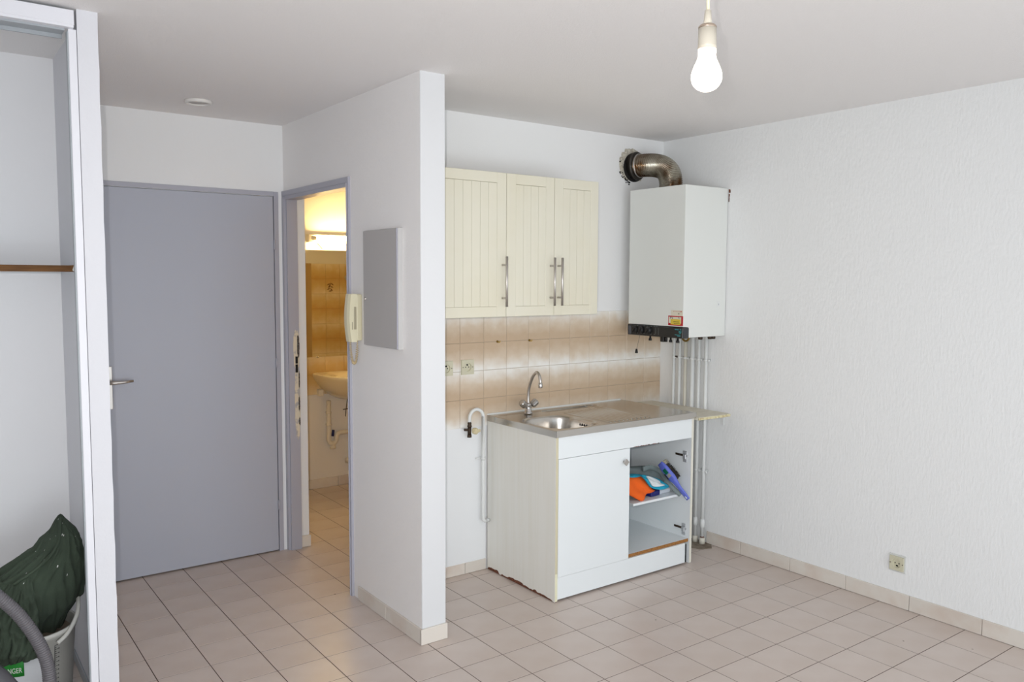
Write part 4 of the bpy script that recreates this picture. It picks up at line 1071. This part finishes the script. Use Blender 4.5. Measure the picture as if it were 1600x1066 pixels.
# second grey tube end at the bottom left
hp2 = smooth_path([(-3.6770, -0.6400, 0.4480), (-3.6160, -0.6400, 0.4000), (-3.5690, -0.6400, 0.3490), (-3.5280, -0.6400, 0.2920), (-3.5000, -0.6400, 0.2240), (-3.4880, -0.6400, .06), (-3.4860, -0.6400, .033)], 20)
o = MB().tube(resample(hp2, .004), .030, 18).build('vacuum_tube', mat('dark_smoky_plastic', '#4c4b50', .4), None, (-3.5000, -0.6400, .05))
tag(o, 'smooth dark grey vacuum tube end at the foot of the bucket', 'tube')

# ------------------------------------------------------------------ bathroom
Qb = .1467; bz0 = .694
oA = wall_tile_mesh('ochre_tile_a', Qb-.002, Qb-.002, .006, M_ochA); oB = wall_tile_mesh('ochre_tile_b', Qb-.002, Qb-.002, .006, M_ochB)
MB().box(-1.88, -.7, YB-.0035, YB, bz0, bz0+7*Qb).build('grout', M_ochgrout, wall_bath)
for k in range(-2, 5):
    for r_ in range(0, 3):
        inst('tile', oA if r_ % 2 else oB, wall_bath, (-1.44+(k+.5)*Qb, YB, bz0+(r_+.5)*Qb))
# opposite wall, seen in the mirror
MB().box(-1.9, -.02, .104, .1075, .0, 1.68).build('bathroom_grout', M_ochgrout, wall_back)
def flip_mesh(me, nm):
    m2 = me.copy(); m2.name = nm; m2.transform(Matrix.Rotation(math.pi, 4, 'Z')); return m2
fA, fB = flip_mesh(oA, 'ochre_tile_c'), flip_mesh(oB, 'ochre_tile_d')
for k in range(0, 7):
    for r_ in range(3, 12):
        inst('tile', fA if r_ % 2 else fB, wall_back, (-1.02+(k+.5)*Qb, .104, 1.68-(11-r_+.5)*Qb))
# printed sprig on one of those tiles
mb = MB(); sc = Vector((-.385, .1108, 1.448))
for k, (a, b, L_) in enumerate(((-.02, .03, .02), (.02, .032, .022), (-.012, .01, .024), (.014, .005, .02), (-.018, -.015, .022), (.012, -.022, .022), (0, -.035, .02), (-.004, .02, .03))):
    an = [.5, -.6, .9, -.3, .4, -.8, .1, 1.3][k]; e = Vector((math.cos(an), 0, math.sin(an))); f = Vector((-math.sin(an), 0, math.cos(an)))
    mb.prism([sc+Vector((a, 0, b))-e*L_, sc+Vector((a, 0, b))+f*.006, sc+Vector((a, 0, b))+e*L_, sc+Vector((a, 0, b))-f*.006], (0, .0008, 0))
STUFF(mb.build('printed_sprig', M_motif, wall_back))
t = thing('wall_mirror', 'frameless bathroom mirror above the washbasin', 'mirror', (-1.1, YB-.01, 1.35))
MB().box(-1.394, -.80, YB-.013, YB-.0065, .970, 1.742).build('mirror_glass', M_mirror, t)
MB().prism([(-1.394, YB-.013, .970), (-1.432, YB-.0085, .970), (-1.432, YB-.0065, .970), (-1.394, YB-.0065, .970)], (0, 0, .772)).build('bevelled_edge', M_mirror, t)
for x in (-1.36, -.9): MB().box(x, x+.012, YB-.017, YB-.0065, .964, .974, .001).build('mirror_clip', M_chrome, t)
t = thing('vanity_light', 'lit fluorescent wall lamp above the bathroom mirror', 'lamp', (-1.1, YB-.04, 1.79))
MB().box(-1.428, -.78, YB-.075, YB-.001, 1.742, 1.792, .008, seg=2).build('diffuser', M_lens, t)
MB().box(-1.425, -.78, YB-.05, YB-.001, 1.792, 1.85, .004).build('body', M_lampbody, t)
MB().cyl((-1.378, YB-.068, 1.822), (-.79, YB-.068, 1.822), .015, n=16).build('tube_lamp', M_tube, t)
MB().lathe([(0, 0), (.016, 0), (.016, .028), (0, .028)], (-1.405, YB-.068, 1.822), (1, 0, 0), 16).build('tube_cap', M_lampbody, t)
MB().tube(smooth_path([(-1.345, YB-.083, 1.826), (-1.375, YB-.086, 1.812), (-1.385, YB-.088, 1.796), (-1.365, YB-.088, 1.775), (-1.335, YB-.080, 1.746)], 6), .0028, 8).build('cord', mat('brown_cord', '#8a6a3a', .6), t)
# washbasin
t = thing('washbasin', 'cream ceramic washbasin on the bathroom wall', 'basin', (-1.09, YB, .83))
WA, WBd, WCX, WYB = .300, .42, -1.092, YB-.007
def wb(s_, a, z):
    ca_, sa_ = math.cos(a), math.sin(a)
    x = WCX+WA*s_*math.copysign(abs(ca_)**.75, ca_); y = WYB-.02*(s_ > .0)-WBd*max(s_, 0)*abs(sa_)**.85
    return (x, min(y, WYB-.001), z)
prof = [(.30, .655), (.42, .662), (.62, .695), (.80, .745), (.93, .795), (.985, .825), (1.0, .842), (.99, .850), (.965, .852)]
mb = MB(); n = 40; rings = []
for s_, z in prof:
    rr = [mb.bm.verts.new(Vector(wb(s_, math.pi*k/n, z))) for k in range(n+1)]
    rr[0].co.y = WYB; rr[-1].co.y = WYB
    rings.append(rr)
# inner bowl: ellipse ring, centre in front of the deck
def inner(s_, k, z, cy=-.24):
    a = math.pi*2*k/(2*n)
    return z
for a, b in zip(rings, rings[1:]):
    for k in range(n): f = mb.bm.faces.new((a[k], a[k+1], b[k+1], b[k])); f.smooth = True
# deck: connect last ring to the bowl opening (half ring front + back edge)
bowl = []
for s_, z in ((1, .846), (.93, .835), (.75, .78), (.45, .745), (.1, .738)):
    bowl.append([mb.bm.verts.new(Vector((WCX+.215*s_*math.cos(a), WYB-.225-.135*s_*math.sin(a), z))) for a in [2*math.pi*k/(2*n) for k in range(2*n)]])
top = rings[-1]
for k in range(n): f = mb.bm.faces.new((top[k], top[k+1], bowl[0][k+1], bowl[0][k])); f.smooth = True
bl = [mb.bm.verts.new(Vector((top[n].co.x*(1-k/n)+top[0].co.x*k/n, WYB, .856))) for k in range(1, n)]
back = [top[n]]+bl+[top[0]]
for k in range(n): f = mb.bm.faces.new((back[k], back[k+1], bowl[0][(n+k+1) % (2*n)], bowl[0][n+k])); f.smooth = True
for a, b in zip(bowl, bowl[1:]):
    for k in range(2*n): f = mb.bm.faces.new((a[k], a[(k+1) % (2*n)], b[(k+1) % (2*n)], b[k])); f.smooth = True
mb.bm.faces.new(bowl[-1]); mb.bm.faces.new(rings[0])
mb.build('basin_body', M_ceramic, t)
mb = MB(); mb.lathe([(0, 0), (.02, 0), (.018, .05), (.014, .07), (0, .07)], (-1.075, YB-.06, .852), n=16); mb.tube([(-1.075, YB-.06, .89), (-1.075, YB-.12, .905), (-1.075, YB-.15, .895)], .010, 12); mb.build('tap', M_chrome, t)
mb = MB(); mb.box(-1.36, -1.325, YB-.05, YB-.0, .685, .735, .004); mb.build('bracket', M_pvc, t)
mb = MB(); mb.cyl((-1.165, YB-.1, .66), (-1.182, YB-.1, .53), .003, n=8); mb.cyl((-1.20, YB-.1, .583), (-1.08, YB-.1, .590), .0035, n=8); mb.build('supply_stub', M_bronze, t)
t = thing('waste_trap', 'white plastic waste pipe with a U bend under the washbasin', 'pipe', (-1.26, YB-.05, .45))
yy = YB-.05
path = [(-1.290, yy, .650), (-1.291, yy, .37)] + arc((-1.262, yy, .36), .029, math.pi, 2*math.pi, (1, 0, 0), (0, 0, 1), 12) + [(-1.233, yy, .37)] + arc((-1.200, yy, .372), .033, math.pi, math.pi/2, (1, 0, 0), (0, 0, 1), 8) + [(-1.0, yy, .41)]
MB().tube(path, .0165, 16).build('pipe', M_pvc, t)
mb = MB(); mb.lathe([(0, 0), (.022, 0), (.022, .014), (.016, .018), (.016, .03), (0, .03)], (-1.260, yy, .293), n=16); mb.build('trap_cap', M_pvc, t)
mb = MB()
for z in (.56, .47): mb.cyl((-1.31, yy+.0, z), (-1.27, yy, z), .006, n=8); mb.cyl((-1.290, yy, z-.005), (-1.290, yy, z+.005), .0195, n=16); mb.cyl((-1.29, yy, z), (-1.29, YB, z), .005, n=8)
mb.build('pipe_clip', M_pvc, t)
MB().cyl((-1.262, yy-.002, .385), (-1.256, yy-.002, .43), .010, n=10).build('band', M_blueband, t)
t = thing('drain_pipe', 'short white pipe stub on the wall below the waste trap', 'pipe', (-1.12, YB-.04, .19))
mb = MB(); mb.tube([(-1.152, YB-.04, .188), (-1.0, YB-.04, .188)], .017, 14); mb.tube([(-1.113, YB-.04, .19), (-1.113, YB-.04, .37)], .008, 10); mb.build('pipe', M_pvc, t)
MB().lathe([(0, 0), (.021, 0), (.021, .016), (.017, .016)], (-1.153, YB-.04, .188), (1, 0, 0), 14).build('end_cap', M_pvc, t)

t = thing('shower_holder', 'small cream shower holder reflected in the bathroom mirror', 'holder', (-.205, .104, 1.545))
MB().lathe([(0, .03), (.018, .03), (.024, .012), (.028, 0)], (-.205, .1105, 1.545), (0, 1, 0), 16).build('bracket', M_ivory, t)
MB().lathe([(0, .002), (.013, .002), (.013, 0)], (-.205, .1402, 1.541), (0, 1, 0), 14).build('socket', M_hole, t)
mb = MB(); rnd = random.Random(21)
for z, w, h in ((2.035, .010, .020), (2.012, .006, .018), (1.99, .004, .03)):
    mb.prism([(-.0004, KY0-.004-w+rnd.uniform(-.002, .002), z-h/2), (-.0004, KY0-.002, z-h/2), (-.0004, KY0-.002, z+h/2), (-.0004, KY0-.004-w, z+h/3)], (-.0008, 0, 0))
STUFF(mb.build('rust_mark', M_chip, wall_right))
